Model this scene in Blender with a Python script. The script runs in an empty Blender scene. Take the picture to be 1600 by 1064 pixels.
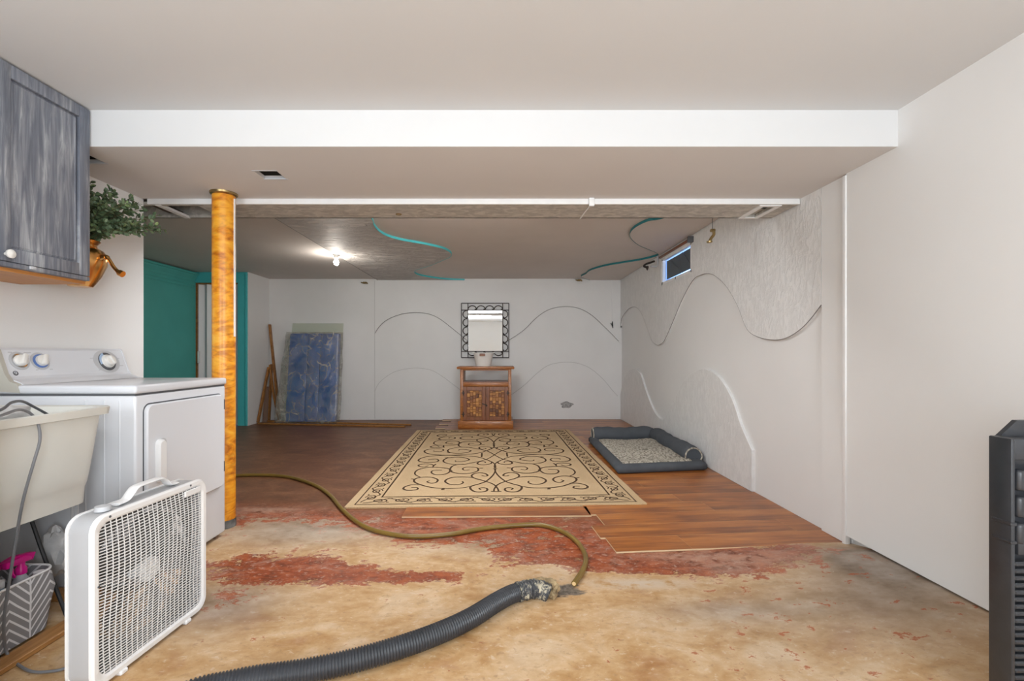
import bpy, bmesh, math, random
from mathutils import Vector, Matrix, noise as mnoise
C = bpy.context.scene.collection
PI = math.pi
random.seed(7)
# ------------------------------------------------------------------ camera
CAMZ = 1.09
F = 720.0
cam_d = bpy.data.cameras.new('camera'); cam = bpy.data.objects.new('camera', cam_d); C.objects.link(cam)
cam.location = (0, 0, CAMZ); cam.rotation_euler = (PI/2, 0, 0)
cam_d.sensor_width = 36; cam_d.lens = 36*F/1600; cam_d.shift_x = 15/1600; cam_d.shift_y = 21/1600
cam_d.clip_start = .02
bpy.context.scene.camera = cam
# ------------------------------------------------------------------ light and exposure
vs = bpy.context.scene.view_settings
vs.view_transform = 'Standard'; vs.look = 'None'; vs.gamma = 1; vs.use_curve_mapping = False
vs.exposure = 0.3
world = bpy.data.worlds.new('world'); bpy.context.scene.world = world; world.use_nodes = True
world.node_tree.nodes['Background'].inputs[0].default_value = (.30, .52, 1, 1)
world.node_tree.nodes['Background'].inputs[1].default_value = 5
def area(name, loc, rot, sx, sy, w, col=(1, 1, 1)):
    l = bpy.data.lights.new(name, 'AREA'); l.shape = 'RECTANGLE'; l.size = sx; l.size_y = sy; l.energy = w; l.color = col
    o = bpy.data.objects.new(name, l); C.objects.link(o); o.location = loc; o.rotation_euler = rot
    return o
# added soft fill lights behind the camera, for even brightness
area('fill_light', (1.05, -1.7, 1.45), (math.radians(90), 0, math.radians(4)), 1.3, 1.3, 62, (.87, .94, 1))
area('fill_light', (-1.75, -1.9, 1.6), (math.radians(90), 0, math.radians(-8)), .9, 1.1, 40, (.87, .94, 1))
area('fill_light_up', (.0, -1.3, .35), (math.radians(155), 0, 0), 3.4, 2.4, 40, (.87, .94, 1))
pl = bpy.data.lights.new('bulb_light', 'POINT'); pl.energy = 9.5; pl.shadow_soft_size = .03; pl.color = (1, .93, .84)
plo = bpy.data.objects.new('bulb_light', pl); C.objects.link(plo); plo.location = (-2.04, 5.70, 2.19)

# ------------------------------------------------------------------ helpers
class MB:
    def __init__(s): s.v = []; s.f = []; s.m = []; s.r = []; s.sm = []
    def add(s, vs, fs, mi=0, rnd=None, smooth=False):
        o = len(s.v); s.v += [tuple(v) for v in vs]
        for f in fs: s.f.append([i+o for i in f]); s.m.append(mi); s.r.append(rnd or 0); s.sm.append(smooth)
        return s
    def box(s, x0, x1, y0, y1, z0, z1, mi=0, rnd=None, M=None):
        v = [(x, y, z) for x in (x0, x1) for y in (y0, y1) for z in (z0, z1)]
        if M: v = [M @ Vector(p) for p in v]
        return s.add(v, [(0,1,3,2),(4,6,7,5),(0,4,5,1),(2,3,7,6),(0,2,6,4),(1,5,7,3)], mi, rnd)
    def bbox(s, x0, x1, y0, y1, z0, z1, b=.01, seg=2, mi=0, M=None, rnd=None):
        bm = bmesh.new(); bmesh.ops.create_cube(bm, size=1)
        bmesh.ops.scale(bm, vec=(x1-x0, y1-y0, z1-z0), verts=bm.verts)
        bmesh.ops.translate(bm, vec=((x0+x1)/2, (y0+y1)/2, (z0+z1)/2), verts=bm.verts)
        bmesh.ops.bevel(bm, geom=list(bm.edges), offset=b, segments=seg, affect='EDGES', profile=.5)
        return s.bm(bm, mi, M, rnd)
    def bm(s, bm, mi=0, M=None, rnd=None):
        bm.verts.index_update()
        vs = [(M @ v.co) if M else v.co.copy() for v in bm.verts]
        s.add(vs, [[v.index for v in f.verts] for f in bm.faces], mi, rnd, True); bm.free(); return s
    def tube(s, path, r, seg=8, closed=False, mi=0, caps=True, flat=None, rnd=None):
        P = [Vector(p) for p in path]; n = len(P); R = r if isinstance(r, (list, tuple)) else [r]*n
        T = []
        for i in range(n):
            a = P[(i-1) % n] if closed or i > 0 else P[i]; b = P[(i+1) % n] if closed or i < n-1 else P[i]
            t = (b-a); T.append(t.normalized() if t.length > 1e-9 else Vector((0, 0, 1)))
        up = Vector((0, 0, 1)) if abs(T[0].z) < .9 else Vector((1, 0, 0))
        N = (up - T[0]*up.dot(T[0])).normalized(); vs = []
        for i in range(n):
            N = (N - T[i]*N.dot(T[i])).normalized(); B = T[i].cross(N)
            for k in range(seg):
                a = 2*PI*(k+.5)/seg
                vs.append(P[i] + (N*math.cos(a)*(flat or 1) + B*math.sin(a))*R[i])
        fs = []
        for i in range(n if closed else n-1):
            j = (i+1) % n
            for k in range(seg):
                l = (k+1) % seg; fs.append((i*seg+k, i*seg+l, j*seg+l, j*seg+k))
        if caps and not closed:
            fs.append(tuple(reversed(range(seg)))); fs.append(tuple((n-1)*seg+k for k in range(seg)))
        return s.add(vs, fs, mi, rnd, True)
    def lathe(s, prof, seg=24, c=(0, 0, 0), mi=0, M=None):
        vs = []; fs = []; n = len(prof)
        for r, z in prof:
            for k in range(seg):
                a = 2*PI*k/seg; p = Vector((r*math.cos(a), r*math.sin(a), z))
                vs.append((M @ p) if M else p + Vector(c))
        for i in range(n-1):
            for k in range(seg):
                l = (k+1) % seg; fs.append((i*seg+k, i*seg+l, (i+1)*seg+l, (i+1)*seg+k))
        if prof[0][0] > 1e-5: fs.append(tuple(reversed(range(seg))))
        if prof[-1][0] > 1e-5: fs.append(tuple((n-1)*seg+k for k in range(seg)))
        return s.add(vs, fs, mi, None, True)
    def loft(s, rings, mi=0, cap0=True, cap1=True, smooth=True):
        n = len(rings[0]); vs = [p for r in rings for p in r]; fs = []
        for i in range(len(rings)-1):
            for k in range(n):
                l = (k+1) % n; fs.append((i*n+k, i*n+l, (i+1)*n+l, (i+1)*n+k))
        if cap0: fs.append(tuple(reversed(range(n))))
        if cap1: fs.append(tuple((len(rings)-1)*n+k for k in range(n)))
        return s.add(vs, fs, mi, None, smooth)
    def prism(s, poly, fn, a, b, mi=0, side=None, rnd=None, hole=None):
        """poly 2D points, fn(u,v,w)->xyz, extruded w from a to b"""
        n = len(poly)
        from mathutils.geometry import tessellate_polygon
        loops = [poly]+([hole] if hole else [])
        tris = tessellate_polygon([[Vector((p[0], p[1], 0)) for p in q] for q in loops]); poly = [p for q in loops for p in q]
        va = [fn(p[0], p[1], a) for p in poly]; vb = [fn(p[0], p[1], b) for p in poly]
        s.add(va, tris, mi, rnd); s.add(vb, [tuple(reversed(t)) for t in tris], mi, rnd)
        N_ = len(poly); st = 0
        for q in loops:
            m_ = len(q); s.add(va[st:st+m_]+vb[st:st+m_], [(i, (i+1) % m_, m_+(i+1) % m_, m_+i) for i in range(m_)], mi if side is None else side, rnd); st += m_
        return s
def wloc(o):
    v = Vector((0, 0, 0))
    while o: v += o.location; o = o.parent
    return v
def tag(o, label=None, cat=None, group=None, kind=None):
    if label: o['label'] = label
    if cat: o['category'] = cat
    if group: o['group'] = group
    if kind: o['kind'] = kind
    return o
def obj(name, mb, mats, parent=None, local=False, origin=None, angle=35, label=None, kind=None, fixn=True):
    me = bpy.data.meshes.new(name)
    off = Vector((0, 0, 0))
    if parent is not None and not local: off = wloc(parent)
    if origin is not None: off = Vector(origin)
    me.from_pydata([Vector(v)-off for v in mb.v], [], mb.f)
    if not isinstance(mats, (list, tuple)): mats = [mats]
    for m in mats: me.materials.append(m)
    me.polygons.foreach_set('material_index', mb.m)
    me.polygons.foreach_set('use_smooth', mb.sm)
    if any(mb.r):
        at = me.attributes.new('rnd', 'FLOAT', 'FACE'); at.data.foreach_set('value', [float(x) for x in mb.r])
    me.update()
    if fixn:
        bm = bmesh.new(); bm.from_mesh(me); bmesh.ops.recalc_face_normals(bm, faces=bm.faces); bm.to_mesh(me); bm.free()
    if any(mb.sm): me.set_sharp_from_angle(angle=math.radians(angle))
    o = bpy.data.objects.new(name, me); C.objects.link(o)
    if parent is not None: o.parent = parent
    if origin is not None: o.location = origin
    if label: o['label'] = label
    if kind: o['kind'] = kind
    return o
def thing(name, loc, label, cat, group=None, rz=0):
    o = bpy.data.objects.new(name, None); C.objects.link(o); o.location = loc; o.rotation_euler = (0, 0, rz)
    o.empty_display_size = .1
    return tag(o, label, cat, group)
def struct(name, mb, mats, parent=None, **k):
    o = obj(name, mb, mats, parent, **k)
    if parent is None: o['kind'] = 'structure'
    return o
def cr(pts, n=6, closed=False):
    """Catmull-Rom through points of any dimension"""
    out = []; N = len(pts)
    rng = N if closed else N-1
    for i in range(rng):
        g = lambda j: pts[j % N] if closed else pts[max(0, min(N-1, j))]
        p0, p1, p2, p3 = g(i-1), g(i), g(i+1), g(i+2)
        for k in range(n):
            t = k/n
            out.append(tuple(.5*((2*b)+(-a+c)*t+(2*a-5*b+4*c-d)*t*t+(-a+3*b-3*c+d)*t**3) for a, b, c, d in zip(p0, p1, p2, p3)))
    if not closed: out.append(tuple(pts[-1]))
    return out
# picture point -> place (used only to take measurements off the photograph)
def G(x, y, z=0.0):
    d = F*(CAMZ-z)/(y-553); return ((x-785)*d/F, d)
def RW(x, y, X=1.96):
    d = F*X/(x-785); return (d, CAMZ+(553-y)*d/F)
def BW(x, y, d=7.63): return ((x-785)*d/F, CAMZ+(553-y)*d/F)
def P3(x, y, d): return ((x-785)*d/F, d, CAMZ+(553-y)*d/F)
def rrect(x0, x1, y0, y1, r, n=5):
    out = []
    for cx, cy, a0 in ((x1-r, y1-r, 0), (x0+r, y1-r, 90), (x0+r, y0+r, 180), (x1-r, y0+r, 270)):
        for k in range(n+1):
            a = math.radians(a0+90*k/n); out.append((cx+r*math.cos(a), cy+r*math.sin(a)))
    return out
def holes_plate(mb, x0, x1, y0, y1, holes, fn, mi=0):
    """plate cut by rectangular holes; fn(u0,u1,v0,v1) adds one cell"""
    xs = sorted({x0, x1} | {h[0] for h in holes} | {h[1] for h in holes}); ys = sorted({y0, y1} | {h[2] for h in holes} | {h[3] for h in holes})
    for a, b in zip(xs, xs[1:]):
        for c, d in zip(ys, ys[1:]):
            mx, my = (a+b)/2, (c+d)/2
            if any(h[0] < mx < h[1] and h[2] < my < h[3] for h in holes): continue
            fn(a, b, c, d)
def smooth(a, b, x):
    t = max(0, min(1, (x-a)/(b-a))); return t*t*(3-2*t)

# ------------------------------------------------------------------ materials
class NT:
    def __init__(s, name):
        s.mat = bpy.data.materials.new(name); s.mat.use_nodes = True; s.t = s.mat.node_tree; s.n = s.t.nodes; s.b = s.n['Principled BSDF']
    def new(s, ty, **k):
        n = s.n.new(ty)
        for a, v in k.items(): setattr(n, a, v)
        return n
    def link(s, a, b): s.t.links.new(a, b)
    def setin(s, inp, v):
        if hasattr(v, 'links') or isinstance(v, bpy.types.NodeSocket): s.link(v, inp)
        else:
            if isinstance(v, (tuple, list)) and len(v) == 3 and inp.type == 'RGBA': v = (*v, 1)
            inp.default_value = v
    def coord(s, scale=(1, 1, 1), kind='Object', rot=(0, 0, 0), loc=(0, 0, 0)):
        tc = s.new('ShaderNodeTexCoord'); mp = s.new('ShaderNodeMapping')
        s.link(tc.outputs[kind], mp.inputs[0]); mp.inputs['Scale'].default_value = scale; mp.inputs['Rotation'].default_value = rot; mp.inputs['Location'].default_value = loc
        return mp.outputs[0]
    def noise(s, vec, scale=5, detail=4, rough=.55, dist=0):
        n = s.new('ShaderNodeTexNoise'); s.link(vec, n.inputs['Vector'])
        n.inputs['Scale'].default_value = scale; n.inputs['Detail'].default_value = detail; n.inputs['Roughness'].default_value = rough; n.inputs['Distortion'].default_value = dist
        return n.outputs['Fac']
    def ramp(s, fac, stops, interp='LINEAR'):
        r = s.new('ShaderNodeValToRGB'); s.link(fac, r.inputs[0]); e = r.color_ramp.elements; r.color_ramp.interpolation = interp
        while len(e) > 1: e.remove(e[-1])
        e[0].position = stops[0][0]; e[0].color = (*stops[0][1], 1) if not isinstance(stops[0][1], float) else (stops[0][1],)*3+(1,)
        for p, c in stops[1:]:
            x = e.new(p); x.color = (*c, 1) if not isinstance(c, float) else (c, c, c, 1)
        return r.outputs[0]
    def math(s, op, a, b=0.0, c=None, clamp=False):
        n = s.new('ShaderNodeMath', operation=op, use_clamp=clamp); s.setin(n.inputs[0], a); s.setin(n.inputs[1], b)
        if c is not None: s.setin(n.inputs[2], c)
        return n.outputs[0]
    def mix(s, f, a, b, mode='MIX'):
        n = s.new('ShaderNodeMix', data_type='RGBA', blend_type=mode); s.setin(n.inputs[0], f); s.setin(n.inputs[6], a); s.setin(n.inputs[7], b); return n.outputs[2]
    def bump(s, h, strength=.3, dist=.01):
        n = s.new('ShaderNodeBump'); s.link(h, n.inputs['Height']); n.inputs['Strength'].default_value = strength; n.inputs['Distance'].default_value = dist
        s.link(n.outputs[0], s.b.inputs['Normal'])
    def col(s, c): s.setin(s.b.inputs['Base Color'], c)
    def rough(s, r): s.setin(s.b.inputs['Roughness'], r)
def mat(name, col, rough=.5, metal=0, var=0., vscale=6, bump=0., bscale=60, vstretch=(1, 1, 1), spec=.5, coat=0, dark=None):
    t = NT(name); co = t.coord(vstretch)
    if var:
        nz = t.noise(co, vscale, 5); lo = tuple(c*(1-var) for c in (dark or col)); hi = tuple(min(1, c*(1+var*.6)) for c in col)
        t.col(t.ramp(nz, [(.3, lo), (.7, hi)]))
    else: t.col(col)
    t.rough(rough); t.b.inputs['Metallic'].default_value = metal; t.b.inputs['Specular IOR Level'].default_value = spec; t.b.inputs['Coat Weight'].default_value = coat
    if bump: t.bump(t.noise(co, bscale, 4), bump, .004)
    return t.mat
def rndmat(name, stops, rough=.5, grain=None):
    t = NT(name); a = t.new('ShaderNodeAttribute', attribute_name='rnd'); c = t.ramp(a.outputs['Fac'], stops)
    if grain: c = t.mix(.5, c, t.ramp(t.noise(t.coord(grain), 8, 4), [(.3, (.55,)*3), (.7, (1.,)*3)]), 'MULTIPLY')
    t.col(c); t.rough(rough); return t.mat
WH = (.80, .795, .785)
m_wall = mat('wall_paint', WH, .6, var=.025, vscale=1.3, bump=.06, bscale=180)
m_wall_dirty = None
def plaster(name, col, stretch, sc, strength=.8, veins=.10, bd=.004):
    t = NT(name); co = t.coord(stretch); a = t.noise(co, sc, 6, .65, .8); b = t.noise(co, sc*3.3, 3, .5)
    h = t.math('ADD', t.ramp(a, [(.42, 0.), (.56, 1.)]), t.math('MULTIPLY', b, .5))
    t.col(t.ramp(a, [(.35, tuple(c*(1-veins) for c in col)), (.5, col), (.58, tuple(min(1, c*(1+veins)) for c in col))])); t.rough(.6); t.bump(h, strength, bd)
    return t.mat
m_plaster_r = plaster('textured_plaster_wall', (.77, .765, .755), (1, 2.2, 1.0), 12, .45, .05)
m_wall_dirt = NT('back_wall_paint')
t = m_wall_dirt; co = t.coord(); z = t.new('ShaderNodeSeparateXYZ'); t.link(co, z.inputs[0])
low = t.math('SUBTRACT', .22, z.outputs[2]); sp = t.math('GREATER_THAN', t.math('ADD', t.noise(co, 26, 5, .7), t.math('MULTIPLY', low, .45)), .74)
t.col(t.mix(t.math('MULTIPLY', sp, .4), t.ramp(t.noise(co, 1.5, 4), [(.3, (.76, .755, .745)), (.7, (.81, .805, .795))]), (.45, .43, .41))); t.rough(.62); t.bump(t.noise(co, 150, 3), .06, .003)
m_wall_dirt = t.mat
m_ceil = mat('ceiling_paint', (.66, .66, .66), .75, var=.02, vscale=1.1, bump=.05, bscale=120)
m_beam = mat('beam_paint', (.66, .66, .66), .65, var=.015, vscale=2)
m_soffit = mat('soffit_paint', (.68, .66, .645), .8, var=.02, vscale=2)
m_ceil_far = mat('far_ceiling_paint', (.66, .61, .575), .7, var=.05, vscale=1.5, bump=.05)
m_ceil_tex = plaster('textured_ceiling_plaster', (.66, .615, .58), (.8, 2.2, 1), 6.0, .9, .06, .035)
m_mottled = plaster('mottled_joint_strip', (.50, .475, .43), (1, 1.8, 1), 12, .5, .22)
m_trim = mat('white_trim_paint', (.85, .85, .845), .45, var=.04, vscale=12)
m_teal = mat('teal_paint', (.10, .49, .445), .5, var=.06, vscale=3, bump=.06)
m_tealb = mat('bright_teal_paint', (.09, .55, .58), .5, var=.05, vscale=3)
m_tealtrim = mat('dark_teal_trim', (.012, .17, .19), .5)
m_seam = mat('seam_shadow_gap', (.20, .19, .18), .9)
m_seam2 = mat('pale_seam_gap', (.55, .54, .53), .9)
m_dark = mat('dark_void', (.02, .018, .015), .9)
m_brownvoid = mat('old_duct_board', (.08, .06, .045), .9, var=.3, vscale=14)
m_white = mat('white_enamel', (.75, .77, .81), .28, coat=.2)
m_whitep = mat('white_plastic', (.86, .86, .86), .38)
m_cream = mat('cream_plastic', (.77, .77, .72), .4, var=.03, vscale=5)
m_beige = mat('beige_plastic', (.52, .50, .44), .5)
m_greyp = mat('grey_plastic', (.47, .475, .49), .45, var=.06, vscale=4)
m_lgrey = mat('light_grey_plastic', (.56, .57, .59), .4)
m_chrome = mat('chrome', (.75, .76, .78), .15, metal=1)
m_blue = mat('blue_ring_plastic', (.12, .22, .52), .35)
m_black = mat('black_plastic', (.03, .032, .037), .3, var=.2, vscale=20, bump=.1, bscale=90)
m_blackr = mat('black_rubber', (.02, .02, .022), .5)
m_cordl = mat('mid_grey_cord', (.20, .205, .22), .4)
m_cord = mat('grey_cord', (.10, .105, .115), .45)
m_iron = mat('wrought_iron', (.045, .036, .032), .45, metal=.6, bump=.2, bscale=80)
m_brass = mat('aged_brass', (.38, .27, .12), .35, metal=.9, var=.3, vscale=30)
m_gold = mat('copper_gold', (.78, .42, .14), .22, metal=1, var=.15, vscale=8)
def woodm(name, c0, c1, rough=.4, stretch=(3, 3, 30), coat=0):
    t = NT(name); co = t.coord(stretch); n = t.noise(co, 3, 5, .6, 1.2); t.col(t.ramp(n, [(.3, c0), (.7, c1)])); t.rough(rough); t.b.inputs['Coat Weight'].default_value = coat
    t.bump(n, .1, .002); return t.mat
m_oak = woodm('honey_oak', (.25, .075, .014), (.46, .17, .035), .38, (2, 12, 14), .2)
m_oakd = woodm('dark_honey_oak', (.14, .038, .009), (.27, .085, .02), .38, (12, 12, 2), .2)
m_trimw = woodm('stained_trim_wood', (.22, .085, .02), (.42, .19, .05), .4, (4, 4, 4))
m_board = woodm('orange_board', (.30, .13, .035), (.50, .25, .08), .5, (14, 1.5, 14))
m_ply = woodm('orange_plywood', (.45, .17, .04), (.62, .27, .07), .45, (12, 2, 12))
# chalk-painted wall cabinet: streaks of white and slate-blue, brushed vertically
t = NT('chalky_slate_paint'); co = t.coord((1, 22, 1.6)); a = t.noise(co, 2.2, 7, .62, .6); b = t.noise(t.coord((1, 3, 1.2)), 2.4, 3, .5)
t.col(t.ramp(t.math('ADD', t.math('MULTIPLY', a, .65), t.math('MULTIPLY', b, .35)), [(.34, (.105, .118, .15)), (.47, (.17, .185, .225)), (.55, (.26, .275, .31)), (.66, (.50, .52, .55))])); t.rough(.5); t.bump(a, .12, .002); m_slate = t.mat
# sponge-painted orange post
t = NT('orange_sponge_paint'); co = t.coord((1, 1, 2.2)); wv = t.noise(co, 6, 3, .55, 1.6); b = t.noise(t.coord((1, 1, 3)), 5, 4, .55, 1.4)
t.col(t.mix(.55, t.ramp(wv, [(.36, (.34, .08, .003)), (.46, (.72, .24, .008)), (.54, (.85, .36, .018)), (.66, (.92, .52, .07))]), t.ramp(b, [(.38, (.42, .11, .005)), (.50, (.80, .30, .012)), (.64, (.92, .48, .05))])))
t.rough(.35); t.bump(wv, .25, .003); m_post = t.mat
# laminate top
t = NT('walnut_laminate'); oi = t.new('ShaderNodeObjectInfo'); co = t.new('ShaderNodeTexCoord'); ad = t.new('ShaderNodeVectorMath', operation='ADD'); cb = t.new('ShaderNodeCombineXYZ')
t.link(t.math('MULTIPLY', oi.outputs['Random'], 37.), cb.inputs[0]); t.link(t.math('MULTIPLY', oi.outputs['Random'], 11.), cb.inputs[1]); t.link(co.outputs['Object'], ad.inputs[0]); t.link(cb.outputs[0], ad.inputs[1])
mp = t.new('ShaderNodeMapping'); t.link(ad.outputs[0], mp.inputs[0]); mp.inputs['Scale'].default_value = (1.3, 11, 1)
a = t.noise(mp.outputs[0], 2.0, 6, .6, .8)
mp2 = t.new('ShaderNodeMapping'); t.link(ad.outputs[0], mp2.inputs[0]); mp2.inputs['Scale'].default_value = (2.4, 5, 1); b = t.noise(mp2.outputs[0], 1.2, 2, .5)
sxyz = t.new('ShaderNodeSeparateXYZ'); t.link(co.outputs['Object'], sxyz.inputs[0])
strip = t.math('MULTIPLY', t.math('GREATER_THAN', sxyz.outputs[1], .098), .07)
fac = t.math('ADD', t.math('ADD', t.math('MULTIPLY', a, .6), t.math('MULTIPLY', b, .35)), t.math('ADD', strip, t.math('MULTIPLY', oi.outputs['Random'], .12)))
t.col(t.ramp(fac, [(.36, (.11, .028, .005)), (.50, (.25, .074, .013)), (.62, (.38, .122, .021)), (.78, (.52, .20, .042))])); t.rough(.3); m_lam = t.mat
m_lamedge = mat('fibreboard_edge', (.62, .45, .27), .7)
# rug
t = NT('rug_weave'); co = t.coord((260, 90, 1)); w = t.noise(co, 1, 2); big = t.noise(t.coord(), 2.2, 4)
t.col(t.mix(.35, t.ramp(big, [(.3, (.50, .34, .18)), (.7, (.60, .43, .25))]), t.ramp(w, [(.35, (.40, .27, .14)), (.65, (.70, .52, .31))]))); t.rough(.9); t.bump(w, .3, .002); m_rug = t.mat
m_rugline = mat('rug_brown_yarn', (.085, .045, .02), .9, var=.25, vscale=50)
m_fabric = mat('slate_fabric', (.075, .083, .095), .9, var=.2, vscale=5, bump=.2, bscale=120)
t = NT('sherpa_fleece'); co = t.coord((1, 1, 1)); vo = t.new('ShaderNodeTexVoronoi'); t.link(t.coord((55, 38, 40)), vo.inputs['Vector']); vo.inputs['Scale'].default_value = 1
t.col(t.ramp(vo.outputs['Distance'], [(.05, (.68, .64, .55)), (.45, (.50, .46, .38)), (.75, (.24, .21, .17))])); t.rough(1); t.bump(t.math('SUBTRACT', 1., vo.outputs['Distance']), .8, .012); m_fleece = t.mat
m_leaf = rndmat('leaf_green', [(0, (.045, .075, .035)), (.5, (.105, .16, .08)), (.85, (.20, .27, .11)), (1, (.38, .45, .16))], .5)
m_stem = mat('plant_stem', (.10, .09, .04), .6)
m_hose = mat('olive_hose', (.21, .13, .025), .32, var=.25, vscale=4)
m_pipe = mat('black_corrugated', (.035, .038, .045), .38, var=.25, vscale=10)
m_foam = mat('torn_foam', (.48, .36, .20), .9, var=.55, vscale=18, bump=1, bscale=40, dark=(.25, .17, .09))
m_mud = mat('plaster_smear', (.13, .13, .125), .6, var=.7, vscale=22, bump=.6, bscale=50, dark=(.05, .05, .055))
m_pink = mat('magenta_plastic', (.75, .01, .28), .3)
m_bluep = mat('pale_blue_plastic', (.42, .55, .75), .35)
m_matblue = mat('blue_vinyl', (.03, .12, .42), .35, var=.25, vscale=3)
m_ceramic = mat('white_ceramic', (.84, .82, .78), .35)
m_patch = mat('rough_plaster_patch', (.42, .41, .40), .9, var=.5, vscale=45, bump=1, bscale=60)
def glassy(name, tint, mixf, rough=.05, wr=None):
    t = NT(name); tr = t.new('ShaderNodeBsdfTransparent'); tr.inputs[0].default_value = (*tint, 1); gl = t.new('ShaderNodeBsdfGlossy'); gl.inputs['Roughness'].default_value = rough
    mx = t.new('ShaderNodeMixShader'); t.link(tr.outputs[0], mx.inputs[1]); t.link(gl.outputs[0], mx.inputs[2]); t.setin(mx.inputs[0], mixf)
    last = mx
    if wr:
        co = t.coord(); n = t.noise(co, wr, 6, .65, 2.0); d = t.new('ShaderNodeBsdfDiffuse'); d.inputs[0].default_value = (.62, .58, .50, 1)
        vz = t.new('ShaderNodeTexVoronoi', feature='DISTANCE_TO_EDGE'); va = t.new('ShaderNodeVectorMath', operation='ADD'); nc = t.new('ShaderNodeTexNoise'); t.link(co, nc.inputs['Vector']); nc.inputs['Scale'].default_value = 3; t.link(co, va.inputs[0])
        vm = t.new('ShaderNodeVectorMath', operation='SCALE'); t.link(nc.outputs['Color'], vm.inputs[0]); vm.inputs['Scale'].default_value = .35; t.link(vm.outputs[0], va.inputs[1]); t.link(va.outputs[0], vz.inputs['Vector']); vz.inputs['Scale'].default_value = 6.5
        crs = t.math('MULTIPLY', t.ramp(vz.outputs['Distance'], [(0, 1.), (.035, .35), (.08, 0.)]), t.ramp(n, [(.40, 0.), (.55, 1.)]))
        mx2 = t.new('ShaderNodeMixShader'); t.link(t.math('ADD', t.math('MULTIPLY', crs, .34), t.ramp(n, [(.40, .07), (.50, .24), (.56, .14), (.64, .45)])), mx2.inputs[0]); t.link(mx.outputs[0], mx2.inputs[1]); t.link(d.outputs[0], mx2.inputs[2]); last = mx2
        bp = t.new('ShaderNodeBump'); t.link(n, bp.inputs['Height']); bp.inputs['Strength'].default_value = 1; bp.inputs['Distance'].default_value = .03; t.link(bp.outputs[0], gl.inputs['Normal'])
    t.link(last.outputs[0], t.n['Material Output'].inputs[0]); return t.mat
m_glass = glassy('window_glass', (.93, .96, .97), .08)
m_paneglass = glassy('greenish_glass', (.955, .97, .93), .06)
m_film = glassy('clear_plastic_film', (.96, .96, .95), .12, .12, 2.4)
m_bag = glassy('thin_bag_film', (.95, .95, .95), .2, .25, 7)
m_mirror = mat('mirror_silver', (.86, .89, .91), .02, metal=1)
m_screen = mat('insect_screen', (.10, .115, .125), .8)
def emit(name, col, s):
    t = NT(name); t.b.inputs['Base Color'].default_value = (*col, 1); t.b.inputs['Emission Color'].default_value = (*col, 1); t.b.inputs['Emission Strength'].default_value = s; return t.mat
m_tube = emit('fluorescent_diffuser', (.97, .985, 1), 17)
m_fill = emit('far_fill_diffuser', (.96, .98, 1), 42)  # glow of the added fill light for the far room
m_bulb = emit('lit_bulb', (1, .95, .88), 14)

# ------------------------------------------------------------------ floor slab
def fz(x, y): return .055*smooth(1.0, 1.95, x)*smooth(2.75, 2.35, y)
xs = [-4.95+i*.04 for i in range(int(7.3/.04)+1)]; ys = [-3.64+i*.04 for i in range(int(11.34/.04)+1)]
nx, ny = len(xs), len(ys)
mb = MB(); mb.add([(x, y, fz(x, y)) for y in ys for x in xs], [(j*nx+i, j*nx+i+1, (j+1)*nx+i+1, (j+1)*nx+i) for j in range(ny-1) for i in range(nx-1)], 0, None, True)
mb.box(xs[0], xs[-1], ys[0], ys[-1], -.12, -.02)
t = NT('worn_painted_concrete'); co = t.coord()
def att(n):
    a = t.new('ShaderNodeAttribute', attribute_name=n); return a.outputs['Fac']
cs = t.coord((1, 1.5, 1))
n1 = t.noise(cs, 3.2, 9, .62, .6); n2 = t.noise(cs, 11, 8, .65, .4); nf = t.noise(co, 42, 4, .6); n3 = t.noise(cs, 30, 6, .7, .5)
tan = t.ramp(n1, [(.32, (.38, .17, .05)), (.42, (.50, .28, .10)), (.52, (.60, .38, .185)), (.64, (.68, .50, .32))])
tan = t.mix(.30, tan, t.ramp(n2, [(.34, (.36, .20, .09)), (.5, (.56, .38, .22)), (.66, (.78, .62, .44))]))
tan = t.mix(t.ramp(n3, [(.56, 0.), (.66, .45)]), tan, (.30, .17, .085)); tan = t.mix(t.ramp(n3, [(.34, .5), (.42, 0.)]), tan, (.72, .60, .46))
grey = t.ramp(t.noise(cs, 5, 7, .6), [(.3, (.16, .115, .08)), (.5, (.30, .24, .19)), (.7, (.42, .36, .31))])
bare = t.mix(t.math('MULTIPLY', att('grey'), 1., clamp=True), tan, grey)
fleck = t.ramp(t.math('ADD', n2, t.math('ADD', t.math('MULTIPLY', att('fleck'), .12), t.math('MULTIPLY', t.math('SUBTRACT', n3, .5), .5))), [(.70, 0.), (.73, 1.)])
bare = t.mix(t.math('MULTIPLY', fleck, .8), bare, (.36, .075, .015))
brown = t.ramp(t.math('ADD', t.math('MULTIPLY', n1, .6), t.math('MULTIPLY', n3, .4)), [(.36, (.10, .038, .016)), (.5, (.165, .066, .028)), (.64, (.26, .12, .058))])
red = t.ramp(n2, [(.34, (.14, .036, .013)), (.5, (.29, .060, .017)), (.66, (.40, .105, .034))])
haze = t.ramp(t.noise(cs, 4.2, 10, .75, .5), [(.50, 0.), (.66, .6)])
red = t.mix(haze, red, (.42, .26, .19)); red = t.mix(t.ramp(n3, [(.55, 0.), (.63, .5)]), red, (.50, .38, .30))
paint = t.mix(att('red'), brown, red)
cov = t.ramp(t.math('ADD', att('paint'), t.math('ADD', t.math('MULTIPLY', t.math('SUBTRACT', n1, .5), 1.1), t.math('ADD', t.math('MULTIPLY', t.math('SUBTRACT', n2, .5), 1.2), t.math('MULTIPLY', t.math('SUBTRACT', n3, .5), .9)))), [(.46, 0.), (.54, 1.)])
c = t.mix(cov, bare, paint)
c = t.mix(t.math('MULTIPLY', att('pale'), t.ramp(n2, [(.38, 0.), (.5, 1.)])), c, (.58, .47, .36))
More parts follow.
